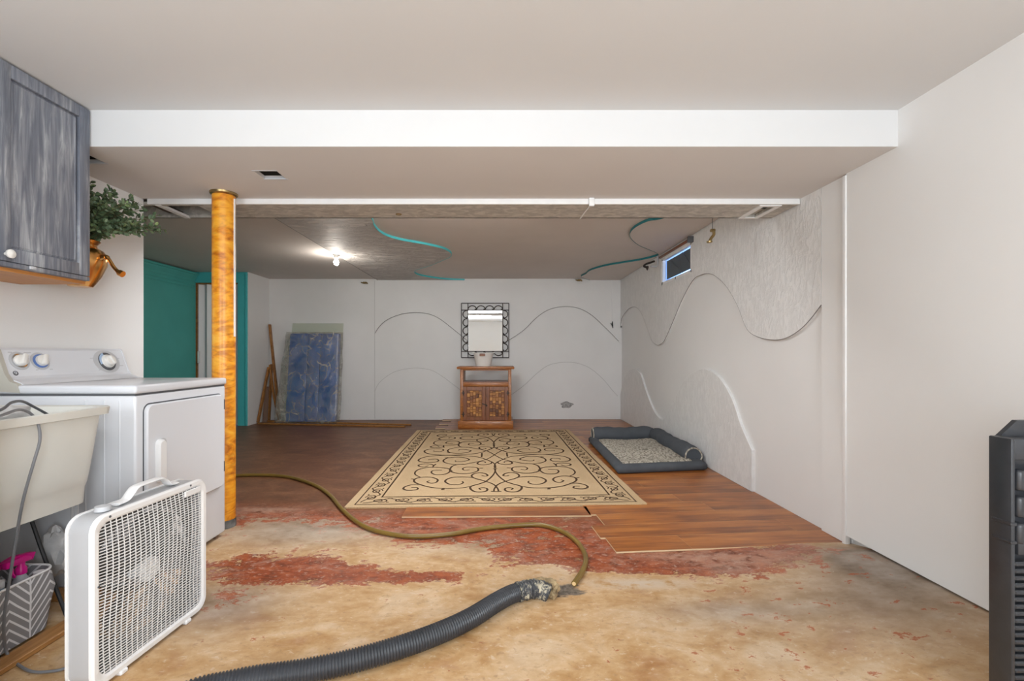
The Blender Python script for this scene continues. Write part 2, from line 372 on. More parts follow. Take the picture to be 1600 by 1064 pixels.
c = t.mix(t.ramp(t.math('ADD', att('soot'), t.math('MULTIPLY', t.math('SUBTRACT', n2, .5), 1.6)), [(.42, 0.), (.60, .9)]), c, t.ramp(nf, [(.4, (.045, .042, .04)), (.6, (.16, .14, .12))]))
c = t.mix(t.ramp(nf, [(.725, 0.), (.745, .7)]), c, (.62, .55, .46))
t.col(c); t.b.inputs['Specular IOR Level'].default_value = .35; t.setin(t.b.inputs['Roughness'], t.mix(cov, (.62,)*3, (.42,)*3)); t.bump(t.math('ADD', t.math('MULTIPLY', cov, .35), t.math('MULTIPLY', n2, .5)), .35, .004)
m_conc = t.mat
floor = struct('floor', mb, [m_conc], fixn=False)
# stain map, centres (x, y) in metres with radii: paint / red / grey / pale
def g2(x, y, cx, cy, rx, ry): return math.exp(-(((x-cx)/rx)**2+((y-cy)/ry)**2))
def blob(px, py, rx, ry):
    a = G(px, py); b = G(px+rx, py); c0 = G(px, py-ry); c1 = G(px, py+ry)
    return (a[0], (c0[1]+c1[1])/2, abs(b[0]-a[0]), max(.03, abs(c0[1]-c1[1])/2))
Pb = [(blob(420, 893, 140, 22), .80), (blob(710, 828, 120, 20), .62), (blob(590, 903, 120, 13), .58), (blob(820, 865, 60, 22), .35), (blob(1030, 880, 180, 26), .75), (blob(1210, 875, 130, 20), .50),
      (blob(940, 850, 90, 14), .5), (blob(700, 900, 60, 9), .35), (blob(960, 830, 60, 14), .4), (blob(700, 866, 100, 10), -.45), (blob(350, 945, 60, 26), .40), (blob(780, 872, 40, 12), .2),
      (blob(460, 838, 120, 16), -.28), (blob(800, 845, 50, 9), -.2), (blob(990, 915, 90, 8), -.7), (blob(1450, 900, 110, 60), -.1), (blob(860, 890, 30, 8), -.35)]
Gb = [(blob(350, 950, 90, 45), .8), (blob(780, 845, 110, 22), .75), (blob(470, 835, 150, 22), .75), (blob(1330, 960, 190, 60), .55), (blob(1450, 930, 150, 80), .6), (blob(1250, 1040, 200, 60), .15), (blob(1130, 955, 110, 18), .5), (blob(980, 800, 60, 16), .9), (blob(1370, 890, 80, 25), .9)]
Lb = [(blob(1000, 912, 90, 8), 1.0), (blob(1060, 868, 80, 9), .25), (blob(1190, 880, 110, 14), .3), (blob(500, 835, 130, 12), .35), (blob(1090, 965, 100, 25), .25), (blob(420, 797, 60, 4), .35), (blob(855, 893, 40, 12), .45)]
me = floor.data; N = len(me.vertices)
A = {k: [0.]*N for k in ('paint', 'red', 'grey', 'pale', 'fleck', 'soot')}
for i in range(nx*ny):
    x, y, _ = me.vertices[i].co
    yy = y + .12*mnoise.noise(Vector((x*1.3, y*1.3, 0)))
    p = .10+.30*smooth(2.25, 2.75, yy)+.28*smooth(2.75, 3.15, yy)+.7*smooth(3.05, 3.5, yy)
    if x > 1.25: p *= 1-.3*smooth(1.25, 1.9, x)
    for (cx, cy, rx, ry), w in Pb: p += w*g2(x, y, cx, cy, rx, ry)
    r = 1-smooth(2.95, 3.5, yy+.25*mnoise.noise(Vector((x, y, 5)))); gr = 0; la = 0
    for (cx, cy, rx, ry), w in Gb: gr += w*g2(x, y, cx, cy, rx, ry)
    for (cx, cy, rx, ry), w in Lb: la += w*g2(x, y, cx, cy, rx, ry)
    A['paint'][i] = p; A['red'][i] = r; A['grey'][i] = min(1, gr+.5*smooth(2.7, 3.1, yy)); A['pale'][i] = min(1, la); sb = blob(886, 924, 34, 11); A['soot'][i] = .9*g2(x, y, *sb)+.35*g2(x, y, *blob(870, 905, 30, 8)); A['fleck'][i] = .5*smooth(.2, 1.2, x)+.2
for k, v in A.items():
    a = me.attributes.new(k, 'FLOAT', 'POINT'); a.data.foreach_set('value', v)

# laminate planks: children of the floor
PA = math.radians(5); pu = Vector((math.cos(PA), math.sin(PA))); pv = Vector((-math.sin(PA), math.cos(PA))); PO = Vector((.622, 2.515)); PW = .195
def clip(poly, a, b, c):            # keep a*x+b*y<=c
    out = []
    for i in range(len(poly)):
        p, q = poly[i], poly[(i+1) % len(poly)]; dp = a*p[0]+b*p[1]-c; dq = a*q[0]+b*q[1]-c
        if dp <= 0: out.append(p)
        if (dp < 0 < dq) or (dq < 0 < dp):
            s = dp/(dp-dq); out.append((p[0]+(q[0]-p[0])*s, p[1]+(q[1]-p[1])*s))
    return out
def plank(u0, u1, k, parent=floor, z0=.001, name='laminate_plank', v0=None):
    v = PW*k if v0 is None else v0
    poly = [PO+pu*a+pv*b for a, b in ((u0+.0006, v+.0008), (u1-.0006, v+.0008), (u1-.0006, v+PW-.0008), (u0+.0006, v+PW-.0008))]
    poly = clip(clip([tuple(p) for p in poly], 1, 0, 1.974 if k < 5 else 1.951), 0, 1, 7.616)
    if len(poly) < 3: return
    o = Vector((*(PO+pu*u0+pv*v), 0)); 
    loc = [(pu.dot(Vector(p)-o.xy), pv.dot(Vector(p)-o.xy)) for p in poly]
    m = MB(); m.prism(loc, lambda a, b, w: (a, b, w), z0, z0+.009, 0, 1)
    ob = obj(name, m, [m_lam, m_lamedge], parent, local=True); ob.location = o - wloc(parent) if parent else o; ob.rotation_euler = (0, 0, PA)
    return ob
lefts = {0: 0, 1: -.028, 2: .06, 3: .015, 4: .1}
joints = {0: [.435], 1: [1.3-.1], 2: [], 3: [.9]}
random.seed(3)
for k in range(27):
    u0 = lefts.get(k, -1.60+(.16 if k % 2 else 0)+.017*k*0)
    if k >= 4: u0 += PW*k*math.sin(PA)
    js = joints.get(k)
    if js is None:
        s = u0+random.choice([.35, .6, .85, 1.1]); js = []
        while s < 2.2: js.append(s); s += 1.28
    ends = [u0]+js+[2.6]
    for a, b in zip(ends, ends[1:]): plank(a, b, k)

# ------------------------------------------------------------------ walls
def mirr(fn): return fn
# right wall (window opening), recessed textured base + proud smooth wavy panel
WZ0, WZ1, WD0, WD1 = 1.935, 2.245, 4.76, 5.66
mb = MB(); holes_plate(mb, 2.61, 7.9, 0, 2.45, [(WD0, WD1, WZ0, WZ1)], lambda a, b, c, d: mb.box(1.977, 2.2, a, b, c, d))
mb.box(1.985, 2.2, -3.6, 2.61, -.1, 2.45)
wall_right = struct('wall_right', mb, m_wall)
U = [(969.6, 512), (972, 498), (977.8, 488), (984, 481.5), (991.5, 479.5), (997, 482), (1002.6, 489), (1008, 502), (1013, 515), (1019, 531.6), (1027.4, 539), (1034, 536.5), (1039.8, 530), (1052, 502.6), (1066.7, 467.5), (1083, 438.5), (1095.6, 429.5), (1108, 427.4), (1120.4, 432.3), (1137, 448.9), (1153.5, 477.8), (1168, 513.8), (1186.6, 526.6), (1211.4, 531), (1232, 527), (1252.7, 513.8), (1269.3, 496.4), (1284.6, 476)]
L = [(969.6, 618), (975.7, 591.5), (982, 580), (990.2, 576.2), (1000.6, 583), (1008.8, 608), (1019.2, 635), (1027.4, 649.4), (1035.7, 655.6), (1042, 649), (1052, 628.7), (1066.7, 599.8), (1079, 585.3), (1095.6, 577.4), (1112, 580), (1128.7, 595.6), (1145, 624.6), (1157.6, 661.8), (1170, 690.7), (1176.5, 705), (1176.5, 763)]
up = cr([RW(*p) for p in U], 5); lo = cr([RW(*p) for p in L[:-1]], 5)
up[0] = (7.63, up[0][1]); lo[0] = (7.63, lo[0][1])
dend = F*1.96/(1285-785)
PX = 1.953
upp = [p for p in up if p[0] > dend]
poly = upp+[(dend, up[-1][1]), (dend, 2.45), (7.63, 2.45)]
mb = MB(); mb.prism(poly, lambda u, v, w: (w, u, v), PX, 1.979, hole=[(WD0, WZ0), (WD1, WZ0), (WD1, WZ1), (WD0, WZ1)])
obj('textured_upper_panel', mb, m_plaster_r, wall_right)
poly = [p for p in lo if p[0] > 3.611]+[(3.611, lo[-1][1]), (3.611, .012), (7.63, .012)]
mb = MB(); mb.prism(poly, lambda u, v, w: (w, u, v), PX, 1.979)
obj('textured_lower_panel', mb, m_plaster_r, wall_right)
mb = MB(); mb.box(1.94, 1.99, -3.59, 2.60, .065, 2.30); obj('smooth_near_panel', mb, m_wall, wall_right)
mb = MB(); mb.bbox(1.934, 1.962, 2.598, 2.626, .012, 2.10, .003); obj('corner_strip', mb, m_trim, wall_right)
mb = MB(); mb.box(PX, 1.979, 2.622, dend-.003, .012, 2.45); obj('smooth_end_strip', mb, m_wall, wall_right)
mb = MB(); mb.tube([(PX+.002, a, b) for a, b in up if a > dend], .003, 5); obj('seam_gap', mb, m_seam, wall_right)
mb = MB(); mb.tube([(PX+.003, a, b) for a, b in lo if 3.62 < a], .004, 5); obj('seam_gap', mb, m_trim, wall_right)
# scratched notes on the wall
mb = MB()
for a in ([(1276, 357), (1284, 357)], [(1277, 360), (1284, 357)], [(1277, 354), (1280, 358)]): mb.tube([(1.9765, *RW(*p)) for p in a], .0015, 5)
obj('pencil_mark', mb, m_cord, wall_right)
# back wall
mb = MB(); mb.box(-4.95, 2.2, 7.63, 7.85, -.1, 2.45)
wall_back = struct('wall_back', mb, m_wall_dirt)
o7 = lambda x, y: BW(560+x/3.636, 440+y/3.636)
Ub = [o7(*p) for p in [(95, 293), (115, 262), (140, 235), (170, 214), (200, 200), (235, 188), (270, 180), (335, 176), (400, 184), (460, 210), (520, 255), (580, 303), (640, 350), (700, 378), (740, 382), (800, 362), (862, 328), (940, 275), (1000, 215), (1060, 170), (1120, 148), (1190, 142), (1260, 155), (1330, 195), (1400, 260), (1450, 310), (1489, 352)]]
Lb_ = [o7(*p) for p in [(95, 620), (112, 585), (140, 555), (200, 515), (270, 496), (345, 491), (420, 505), (480, 540), (540, 585), (575, 612), (640, 665), (720, 700), (800, 685), (872, 640), (940, 590), (1010, 525), (1070, 480), (1130, 462), (1190, 458), (1250, 465), (1320, 495), (1390, 555), (1440, 615), (1489, 668)]]
ub = cr(Ub, 5); lb = cr(Lb_, 5); xe = 1.952
poly = ub[:-1]+[(xe, ub[-1][1]), (xe, 2.34), (ub[0][0], 2.34)]
mb = MB(); mb.prism(poly, lambda u, v, w: (u, w, v), 7.617, 7.632); obj('upper_wave_panel', mb, m_wall_dirt, wall_back)
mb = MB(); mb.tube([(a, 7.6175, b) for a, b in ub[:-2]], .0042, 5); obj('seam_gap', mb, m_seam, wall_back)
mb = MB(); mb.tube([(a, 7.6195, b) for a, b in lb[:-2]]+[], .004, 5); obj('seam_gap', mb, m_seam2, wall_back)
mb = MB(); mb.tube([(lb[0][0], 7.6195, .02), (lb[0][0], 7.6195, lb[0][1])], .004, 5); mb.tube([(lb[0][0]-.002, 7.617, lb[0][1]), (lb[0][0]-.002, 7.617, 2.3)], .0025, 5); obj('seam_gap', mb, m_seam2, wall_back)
poly = lb[:-1]+[(xe, lb[-1][1]), (xe, .012), (lb[0][0], .012)]
mb = MB(); mb.prism(poly, lambda u, v, w: (u, w, v), 7.619, 7.632); obj('lower_wave_panel', mb, m_wall_dirt, wall_back)
mb = MB()
pc = BW(885, 632.5); mb.loft([[(pc[0]+r*math.cos(a)*(1+.18*math.sin(3*a+1)+.1*math.sin(7*a)), yy, pc[1]+r*.55*math.sin(a)*(1+.15*math.sin(5*a))) for a in [2*PI*k/28 for k in range(28)]] for r, yy in ((.098, 7.6185), (.09, 7.612), (.045, 7.616))])
obj('rough_patch', mb, m_patch, wall_back, label='grey unpainted plaster patch')
# left wall of the laundry corner and its return
mb = MB(); mb.box(-2.6, -2.36, -3.6, 2.95, -.1, 2.45); wall_left = struct('wall_left', mb, m_wall)
mb = MB(); mb.box(-4.95, -2.36, 2.95, 3.03, -.1, 2.45); struct('wall_left_return', mb, m_wall)
mb = MB(); mb.box(-2.6, 2.2, -3.8, -3.6, -.1, 2.45); struct('wall_front', mb, m_wall)
# teal side wall
mb = MB(); mb.box(-4.85, -4.67, 3.03, 7.2, -.1, 2.45); wt = struct('wall_far_left', mb, m_teal)
prof = [(0, 0), (.012, 0), (.016, .03), (.045, .075), (.05, .095), (.07, .10), (.07, .125), (0, .125)]
mb = MB(); mb.prism(prof, lambda u, v, w: (-4.671+u, w, 2.20+v-.015), 3.17, 6.99); obj('crown_moulding', mb, m_teal, wt)
mb = MB(); mb.prism([(0, 0), (.012, 0), (.012, .04), (0, .05)], lambda u, v, w: (-4.671+u, w, 2.09+v), 3.17, 6.99); obj('picture_rail', mb, m_teal, wt)
# teal doorway wall
mb = MB(); mb.box(-4.02, -3.872, 7.0, 7.12, -.1, 2.335); mb.box(-4.85, -4.02, 7.0, 7.12, 2.175, 2.335); mb.box(-4.85, -4.665, 7.0, 7.12, -.1, 2.175)
wd = struct('wall_doorway', mb, m_tealb)
mb = MB(); mb.bbox(-3.905, -3.868, 6.985, 7.0, .0, 2.31, .004); obj('corner_board', mb, m_tealb, wd)
mb = MB(); mb.box(-3.872, -3.86, 7.0, 7.63, -.1, 2.45); mb.box(-4.0, -3.872, 7.12, 7.63, -.1, 2.45); struct('wall_alcove', mb, m_wall)
mb = MB(); mb.box(-4.95, -4.0, 7.6, 7.63, -.1, 2.45); struct('wall_closet', mb, m_wall)
# folding door
mb = MB(); mb.box(-4.664, -4.635, 7.005, 7.09, 0, 2.17); mb.box(-4.635, -4.025, 7.005, 7.09, 2.15, 2.17)
door = struct('door_1', mb, m_trimw)
n = 9; x0, x1 = -4.63, -4.05
for k in range(n):
    a = x0+(x1-x0)*k/n; b = x0+(x1-x0)*(k+1)/n; ya, yb = (7.02, 7.075) if k % 2 == 0 else (7.075, 7.02)
    mb = MB(); mb.prism([(a, ya), (b, yb), (b, yb+.008), (a, ya+.008)], lambda u, v, w: (u, v, w), .02, 2.15)
    obj('fold_panel', mb, [m_lgrey if k % 3 == 1 else m_whitep], door)
mb = MB(); mb.bbox(-4.045, -4.024, 7.012, 7.08, .01, 2.15, .003); obj('door_jamb', mb, m_greyp, door)
mb = MB(); mb.bbox(-4.628, -4.60, 6.99, 7.018, .95, 1.13, .006); obj('door_handle', mb, m_whitep, door)

# ------------------------------------------------------------------ ceilings
mb = MB(); mb.box(-2.6, 2.2, -3.6, 2.262, 2.286, 2.45); ceiling = struct('ceiling', mb, m_ceil)
BZ = 2.107
mb = MB(); h = [(-1.383, -1.256, 2.56, 2.68), (-2.33, -2.115, 2.36, 2.457)]
holes_plate(mb, -2.359, 1.974, 2.26, 3.02, h, lambda a, b, c, d: mb.box(a, b, max(c, 2.262), d, BZ, BZ+.02, 1))
mb.box(-2.359, 1.974, 2.26, 2.275, BZ+.0005, 2.30)
obj('beam', mb, [m_beam, m_soffit], ceiling)
for hx in h:
    mb = MB(); e = .003; mb.box(hx[0]-e, hx[1]+e, hx[2]-e, hx[3]+e, BZ+.14, BZ+.15, 0)
    for a in ((hx[0]-.004, hx[0], hx[2], hx[3]), (hx[1], hx[1]+.004, hx[2], hx[3]), (hx[0], hx[1], hx[2]-.004, hx[2])): mb.box(*a, BZ+.02, BZ+.14, 0)
    mb.box(hx[0], hx[1], hx[3], hx[3]+.004, BZ+.02, BZ+.14, 0)
    mb.box(hx[0]-.008, hx[1]+.008, hx[3]-.001, hx[3]+.01, BZ-.002, BZ+.014, 1)
    mb.box(hx[0]-.008, hx[1]+.008, hx[2]-.008, hx[2]+.001, BZ-.002, BZ+.003, 1)
    obj('vent_opening', mb, [m_dark, m_lgrey], ceiling)
mb = MB(); mb.bbox(-2.33, 1.951, 3.02, 3.036, 2.072, BZ+.002, .003); obj('trim_strip', mb, m_trim, ceiling)
mb = MB(); mb.bbox(-1.79, -1.73, 2.985, 3.02, 2.065, BZ, .004); mb.bbox(.565, .60, 3.0, 3.02, 2.055, BZ+.004, .003); obj('trim_clip', mb, m_trim, ceiling)
MZ = 2.073
hl = [(-4.6, -2.02, 3.06, 3.32), (1.735, 1.815, 3.06, 3.315)]
mb = MB(); holes_plate(mb, -4.66, 1.945, 3.036, 3.336, hl, lambda a, b, c, d: mb.box(a, b, c, d, MZ, MZ+.02)); mb.box(-4.66, 1.945, 3.325, 3.336, MZ, 2.34)
obj('mottled_strip', mb, m_mottled, ceiling)
mb = MB(); mb.box(-4.6, 1.9, 3.03, 3.325, MZ+.16, MZ+.17, 0); mb.box(-4.6, 1.9, 3.02, 3.035, MZ+.035, MZ+.16, 0); obj('duct_void', mb, m_brownvoid, ceiling)
mb = MB(); mb.box(-2.29, -2.255, 3.04, 3.33, MZ-.004, MZ+.012); obj('loose_batten', mb, m_trim, ceiling)
mb = MB(); mb.box(-2.40, -2.30, 3.06, 3.32, MZ+.03, MZ+.04); obj('brown_panel', mb, m_brownvoid, ceiling)
reg = MB(); holes_plate(reg, 1.70, 1.845, 3.042, 3.33, [(1.737, 1.812, 3.068, 3.308)], lambda a, b, c, d: reg.box(a, b, c, d, MZ-.006, MZ)); reg = obj('vent_frame', reg, m_trim, ceiling)
mb = MB(); mb.box(1.737, 1.812, 3.19, 3.308, MZ+.02, MZ+.024); obj('damper', mb, m_beige, ceiling)
mb = MB(); mb.tube([(.58, 3.035, 2.068), (.57, 3.18, 2.070), (.563, 3.33, 2.068)], .005, 6); obj('wire', mb, m_trim, ceiling)
# far ceiling
mb = MB(); mb.box(-4.9, 2.0, 3.336, 7.65, 2.332, 2.45); mb.box(-4.95, 2.2, 2.262, 3.336, 2.34, 2.45); cf = struct('ceiling', mb, m_ceil_far)
CZ = 2.31
def gc(x, y): return G2(x, y, CZ)
def G2(x, y, z):
    d = F*(z-CAMZ)/(553-y); return ((x-785)*d/F, d)
z1 = lambda x, y: G2(220+x/3.077, 290+y/3.077, CZ); z2 = lambda x, y: G2(720+x/2.759, 290+y/2.759, CZ)
c1 = cr([(-1.15, 3.70), (-1.165, 3.9)]+[z1(*p) for p in [(1113, 165), (1120, 190), (1145, 220), (1185, 243), (1250, 262), (1330, 276), (1410, 292), (1460, 306), (1490, 325), (1488, 342), (1450, 360), (1390, 385), (1340, 400), (1315, 413), (1330, 428), (1390, 441), (1470, 451)]]+[(-.62, 7.622)], 6)
poly = c1+[(-2.06, 7.622), (-2.04, 3.70)]
mb = MB(); mb.prism(poly, lambda u, v, w: (u, v, w), CZ, 2.334); obj('textured_wave_panel', mb, m_ceil_tex, cf)
c2 = cr([(1.62, 3.345), (1.55, 3.8)]+[z2(*p) for p in [(870, 141), (810, 152), (760, 175), (733, 200), (733, 225), (765, 255), (810, 275), (848, 292), (845, 303), (780, 320), (700, 333), (620, 347), (560, 365), (540, 380)]]+[(1.25, 7.3), (1.45, 7.622)], 6)
c2 = [(min(x, 1.93), y) for x, y in c2]
mb = MB(); mb.prism(c2+[(1.945, 7.622), (1.945, 3.345)], lambda u, v, w: (u, v, w), CZ, 2.334); obj('smooth_wave_panel', mb, m_ceil_far, cf)
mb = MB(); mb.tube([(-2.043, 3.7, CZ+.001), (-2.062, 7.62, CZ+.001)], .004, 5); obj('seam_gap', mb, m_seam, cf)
def ribbon(path, sgn):
    vs = []; n = len(path)
    for i, p in enumerate(path):
        a = Vector(path[max(0, i-1)]); b = Vector(path[min(n-1, i+1)]); t = (b-a).normalized(); nn = Vector((t.y, -t.x))*sgn
        q = Vector(p)+nn*.004
        vs += [(p[0], p[1], CZ-.003), (p[0], p[1], 2.333), (q.x, q.y, 2.333), (q.x, q.y, CZ-.003)]
    m = MB(); fs = []
    for i in range(n-1):
        for k in range(4): fs.append((i*4+k, i*4+(k+1) % 4, (i+1)*4+(k+1) % 4, (i+1)*4+k))
    m.add(vs, fs); return m
obj('teal_edge', ribbon(c1, 1), m_tealb, cf); obj('teal_edge', ribbon(c2, -1), m_tealtrim, cf)
# window in the right wall
mb = MB()
for a in ((WD0, WD0+.035, WZ0, WZ1), (WD1-.035, WD1, WZ0, WZ1), (WD0, WD1, WZ0, WZ0+.03), (WD0, WD1, WZ1-.02, WZ1)): mb.box(1.956, 1.99, *a)
win = struct('window_1', mb, m_whitep)
mb = MB()
for a in ((WD0+.03, WD0+.045, WZ0+.03, WZ1-.02), (WD1-.045, WD1-.03, WZ0+.03, WZ1-.02), (WD0+.03, WD1-.03, WZ0+.03, WZ0+.042)): mb.box(1.995, 2.05, *a)
obj('sash', mb, m_bluep, win)  # blue daylight round the screen is put into the sash colour
mb = MB(); mb.box(2.06, 2.064, WD0+.03, WD1-.03, WZ0+.02, WZ1-.01); obj('glass_pane', mb, m_glass, win)
mb = MB()
mb.box(1.998, 2.003, WD0+.085, WD1-.06, WZ0+.06, WZ1-.03); obj('insect_screen', mb, m_screen, win)
mb = MB(); mb.tube([(1.99, 5.45, WZ1-.05), (1.99, 5.08, WZ0+.05)], .004, 5); mb.tube([(1.99, 5.1, WZ1-.03), (1.99, 4.86, WZ0+.09)], .004, 5); mb.tube([(1.988, 5.16, WZ1-.05), (1.988, 5.15, WZ0+.09)], .002, 5); obj('screen_brace', mb, m_cord, win)
mb = MB(); mb.bbox(1.955, 1.975, 5.20, 5.225, WZ0-.03, WZ0+.03, .003); obj('window_latch', mb, m_blackr, win)
mb = MB(); mb.bbox(1.93, 1.9595, WD0-.03, WD1+.03, 2.265, 2.288, .004)
cv = obj('curtain_track', mb, m_oakd); tag(cv, 'thin dark rail fixed above the small high window', 'curtain rail')
mb = MB(); mb.bbox(1.90, 1.9595, WD0-.055, WD0-.015, 2.235, 2.295, .006); obj('bracket', mb, m_cord, cv)

# ------------------------------------------------------------------ support post
px_, py_ = -1.762, 2.915
post = thing('support_post', (px_, py_, 0), 'orange sponge-painted round steel post beside the dryer', 'post')
mb = MB(); mb.lathe([(.066, .05), (.066, BZ-.003)], 32, (px_, py_, 0)); obj('shaft', mb, m_post, post)
mb = MB(); prof = [(.069, .0), (.069, .03), (.067, .05)]; mb.lathe(prof, 24, (px_, py_, 0)); obj('bare_foot', mb, m_mud, post)
mb = MB(); mb.lathe([(.066, BZ-.02), (.078, BZ-.012), (.08, BZ-.001), (.0, BZ-.001)], 24, (px_, py_, 0)); obj('collar', mb, m_brass, post)
mb = MB(); mb.box(px_+.062, px_+.071, py_-.006, py_+.006, 1.2, 2.07); obj('seam_strip', mb, m_trim, post)

# ------------------------------------------------------------------ dryer
DX0, DX1, DY0, DY1 = -2.355, -1.672, 2.10, 2.782
dr = thing('dryer', (-2.01, 2.44, 0), 'white front-loading dryer with control console next to orange post', 'dryer')
mb = MB(); mb.bbox(DX0, DX1, DY0, DY1, .02, .90, .012, 3); obj('cabinet', mb, m_white, dr)
mb = MB(); mb.bbox(DX0, DX1+.006, DY0-.006, DY1+.006, .907, .947, .012, 3); obj('top_panel', mb, m_white, dr)
mb = MB(); mb.box(DX0+.01, DX1-.004, DY0+.004, DY1-.004, .898, .909); obj('top_seam', mb, m_cord, dr)
mb = MB()
for x in (-1.745, -1.815, -1.90): mb.bbox(x-.004, x+.004, DY0-.003, DY0+.005, .05, .88, .002, 1)
obj('side_rib', mb, m_white, dr)
# console profile extruded along the back
pf = [(-2.355, .945), (-2.355, 1.118), (-2.312, 1.118), (-2.302, 1.108), (-2.258, .985), (-2.246, .972), (-2.215, .962), (-2.19, .948)]
mb = MB(); mb.prism(pf, lambda u, v, w: (u, w, v), DY0+.012, DY1-.002); con = obj('console', mb, m_white, dr)
pe = [(-2.356, .925), (-2.356, 1.12), (-2.310, 1.12), (-2.298, 1.108), (-2.262, 1.0), (-2.238, .965), (-2.205, .953), (-2.195, .925), (-2.193, .912)]
mb = MB(); mb.prism(pe, lambda u, v, w: (u, w, v), DY0-.008, DY0+.012); obj('end_cap', mb, m_beige, con)
mb = MB(); mb.prism([(-2.356, .945), (-2.356, 1.12), (-2.310, 1.12), (-2.298, 1.108), (-2.262, 1.0), (-2.238, .96), (-2.18, .948)], lambda u, v, w: (u, w, v), DY1-.002, DY1+.008); obj('end_cap', mb, m_white, con)
nrm = Vector((.131, 0, .047)).normalized(); slope = Vector((-.047, 0, .131)).normalized()
def on_con(d, z): # point on console face
    k = (z-.985)/(1.108-.985); return Vector((-2.258+(-2.302+2.258)*k, d, z))
def conM(d, z): 
    X = Vector((0, 1, 0)); Z = nrm; Y = Z.cross(X); p = on_con(d, z); return Matrix(((X.x, Y.x, Z.x, p.x), (X.y, Y.y, Z.y, p.y), (X.z, Y.z, Z.z, p.z), (0, 0, 0, 1)))
for d, z, ringm in ((2.178, 1.057, m_chrome), (2.275, 1.054, m_blue)):
    M_ = conM(d, z)
    mb = MB(); mb.lathe([(.046, 0), (.046, .001), (.034, .0015)], 28, M=M_); bz = obj('dial_plate', mb, m_lgrey, con)
    mb = MB(); mb.lathe([(.035, .0), (.035, .006), (.028, .007)], 28, M=M_); obj('knob_ring', mb, ringm, con)
    mb = MB(); mb.lathe([(.028, .004), (.027, .018), (.022, .021), (0, .021)], 24, M=M_); mb.bbox(-.009, .009, -.028, .028, .018, .036, .005, 2, M=M_ @ Matrix.Rotation(-.5, 4, 'Z')); obj('knob', mb, m_ceramic, con)
M_ = conM(2.655, 1.046)
mb = MB(); mb.lathe([(.068, 0), (.068, .0012), (.03, .0018)], 32, M=M_ @ Matrix.Scale(1.25, 4, (1, 0, 0))); obj('dial_plate', mb, m_lgrey, con)
mb = MB(); mb.lathe([(.054, 0), (.053, .005), (.036, .006)], 32, M=M_); obj('dial_ring', mb, m_cord, con)
mb = MB(); n = 14; mb.loft([[M_ @ Vector((r*math.cos(a), r*math.sin(a), .0068)) for a in [1.9+1.6*k/n for k in range(n+1)]] for r in (.037, .053)], cap0=False, cap1=False); mb2 = MB()
mb2.add([M_ @ Vector((r*math.cos(1.9+1.6*k/n), r*math.sin(1.9+1.6*k/n), .0068)) for r in (.037, .053) for k in range(n+1)], [(k, k+1, n+2+k, n+1+k) for k in range(n)]); obj('dial_sector', mb2, m_bluep, con)
mb = MB(); mb.lathe([(.040, .004), (.038, .014), (.03, .016), (.03, .03), (.026, .034), (0, .034)], 28, M=M_); mb.bbox(-.008, .008, -.026, .026, .03, .044, .005, 2, M=M_ @ Matrix.Rotation(.4, 4, 'Z')); obj('timer_knob', mb, m_ceramic, con)
# print on the console
for d, z, w in ((2.150, 1.098, .018), (2.228, 1.096, .034), (2.167, 1.082, .01), (2.212, 1.08, .013), (2.282, 1.079, .013), (2.246, 1.012, .012), (2.317, 1.013, .016), (2.57, 1.066, .03), (2.735, 1.064, .03), (2.745, 1.02, .028), (2.64, 1.098, .05), (2.60, 1.0, .03)):
    mb = MB(); mb.box(-w/2, w/2, -.0015, .0015, 0, .0006, M=conM(d, z)); obj('printed_caption', mb, m_greyp, con)
M_ = conM(2.142, 1.0)
mb = MB(); mb.tube([M_ @ Vector((.010*math.cos(a), .010*math.sin(a), .001)) for a in [2*PI*k/20 for k in range(20)]], .0016, 5, closed=True)
mb.tube([M_ @ Vector(((.0015+.0009*k)*math.cos(k*.8), (.0015+.0009*k)*math.sin(k*.8), .0012)) for k in range(9)], .0012, 5); obj('round_badge', mb, m_cord, con)
# door on the face towards the room
d0, d1, z0, z1_ = 2.148, 2.742, .308, .852
rr = rrect(d0, d1, z0, z1_, .035, 6)
mb = MB(); mb.prism(rrect(d0-.006, d1+.006, z0-.006, z1_+.006, .04, 6), lambda u, v, w: (w, u, v), DX1-.003, DX1+.0015); obj('door_gasket', mb, m_cord, dr)
mb = MB(); ins = rrect(d0+.006, d1-.006, z0+.006, z1_-.006, .03, 6)
mb.loft([[(DX1, *p) for p in rr], [(DX1+.012, *p) for p in rr], [(DX1+.018, *p) for p in ins]]); dd = obj('door', mb, m_white, dr)
mb = MB(); mb.loft([[(x, 2.222+cx*s, .575+cz*s2) for cx, cz in [(p[0], p[1]) for p in rrect(-.026, .026, -.105, .105, .024, 5)]] for x, s, s2 in ((DX1+.017, 1, 1), (DX1+.032, .95, .98), (DX1+.04, .75, .92))]); obj('handle', mb, m_whitep, dd)
mb = MB(); mb.prism(rrect(2.218, 2.268, .48, .68, .022, 5), lambda u, v, w: (w, u, v), DX1+.0165, DX1+.0195); obj('finger_recess', mb, m_lgrey, dd)
for zz in (.42, .79):
    mb = MB(); mb.bbox(DX1-.001, DX1+.014, d1+.003, d1+.013, zz-.03, zz+.03, .002, 1); obj('hinge', mb, m_cord, dd)
for x in (DX0+.05, DX1-.05):
    for y in (DY0+.05, DY1-.05):
        mb = MB(); mb.lathe([(.018, 0), (.018, .022)], 12, (x, y, 0)); obj('foot', mb, m_blackr, dr)

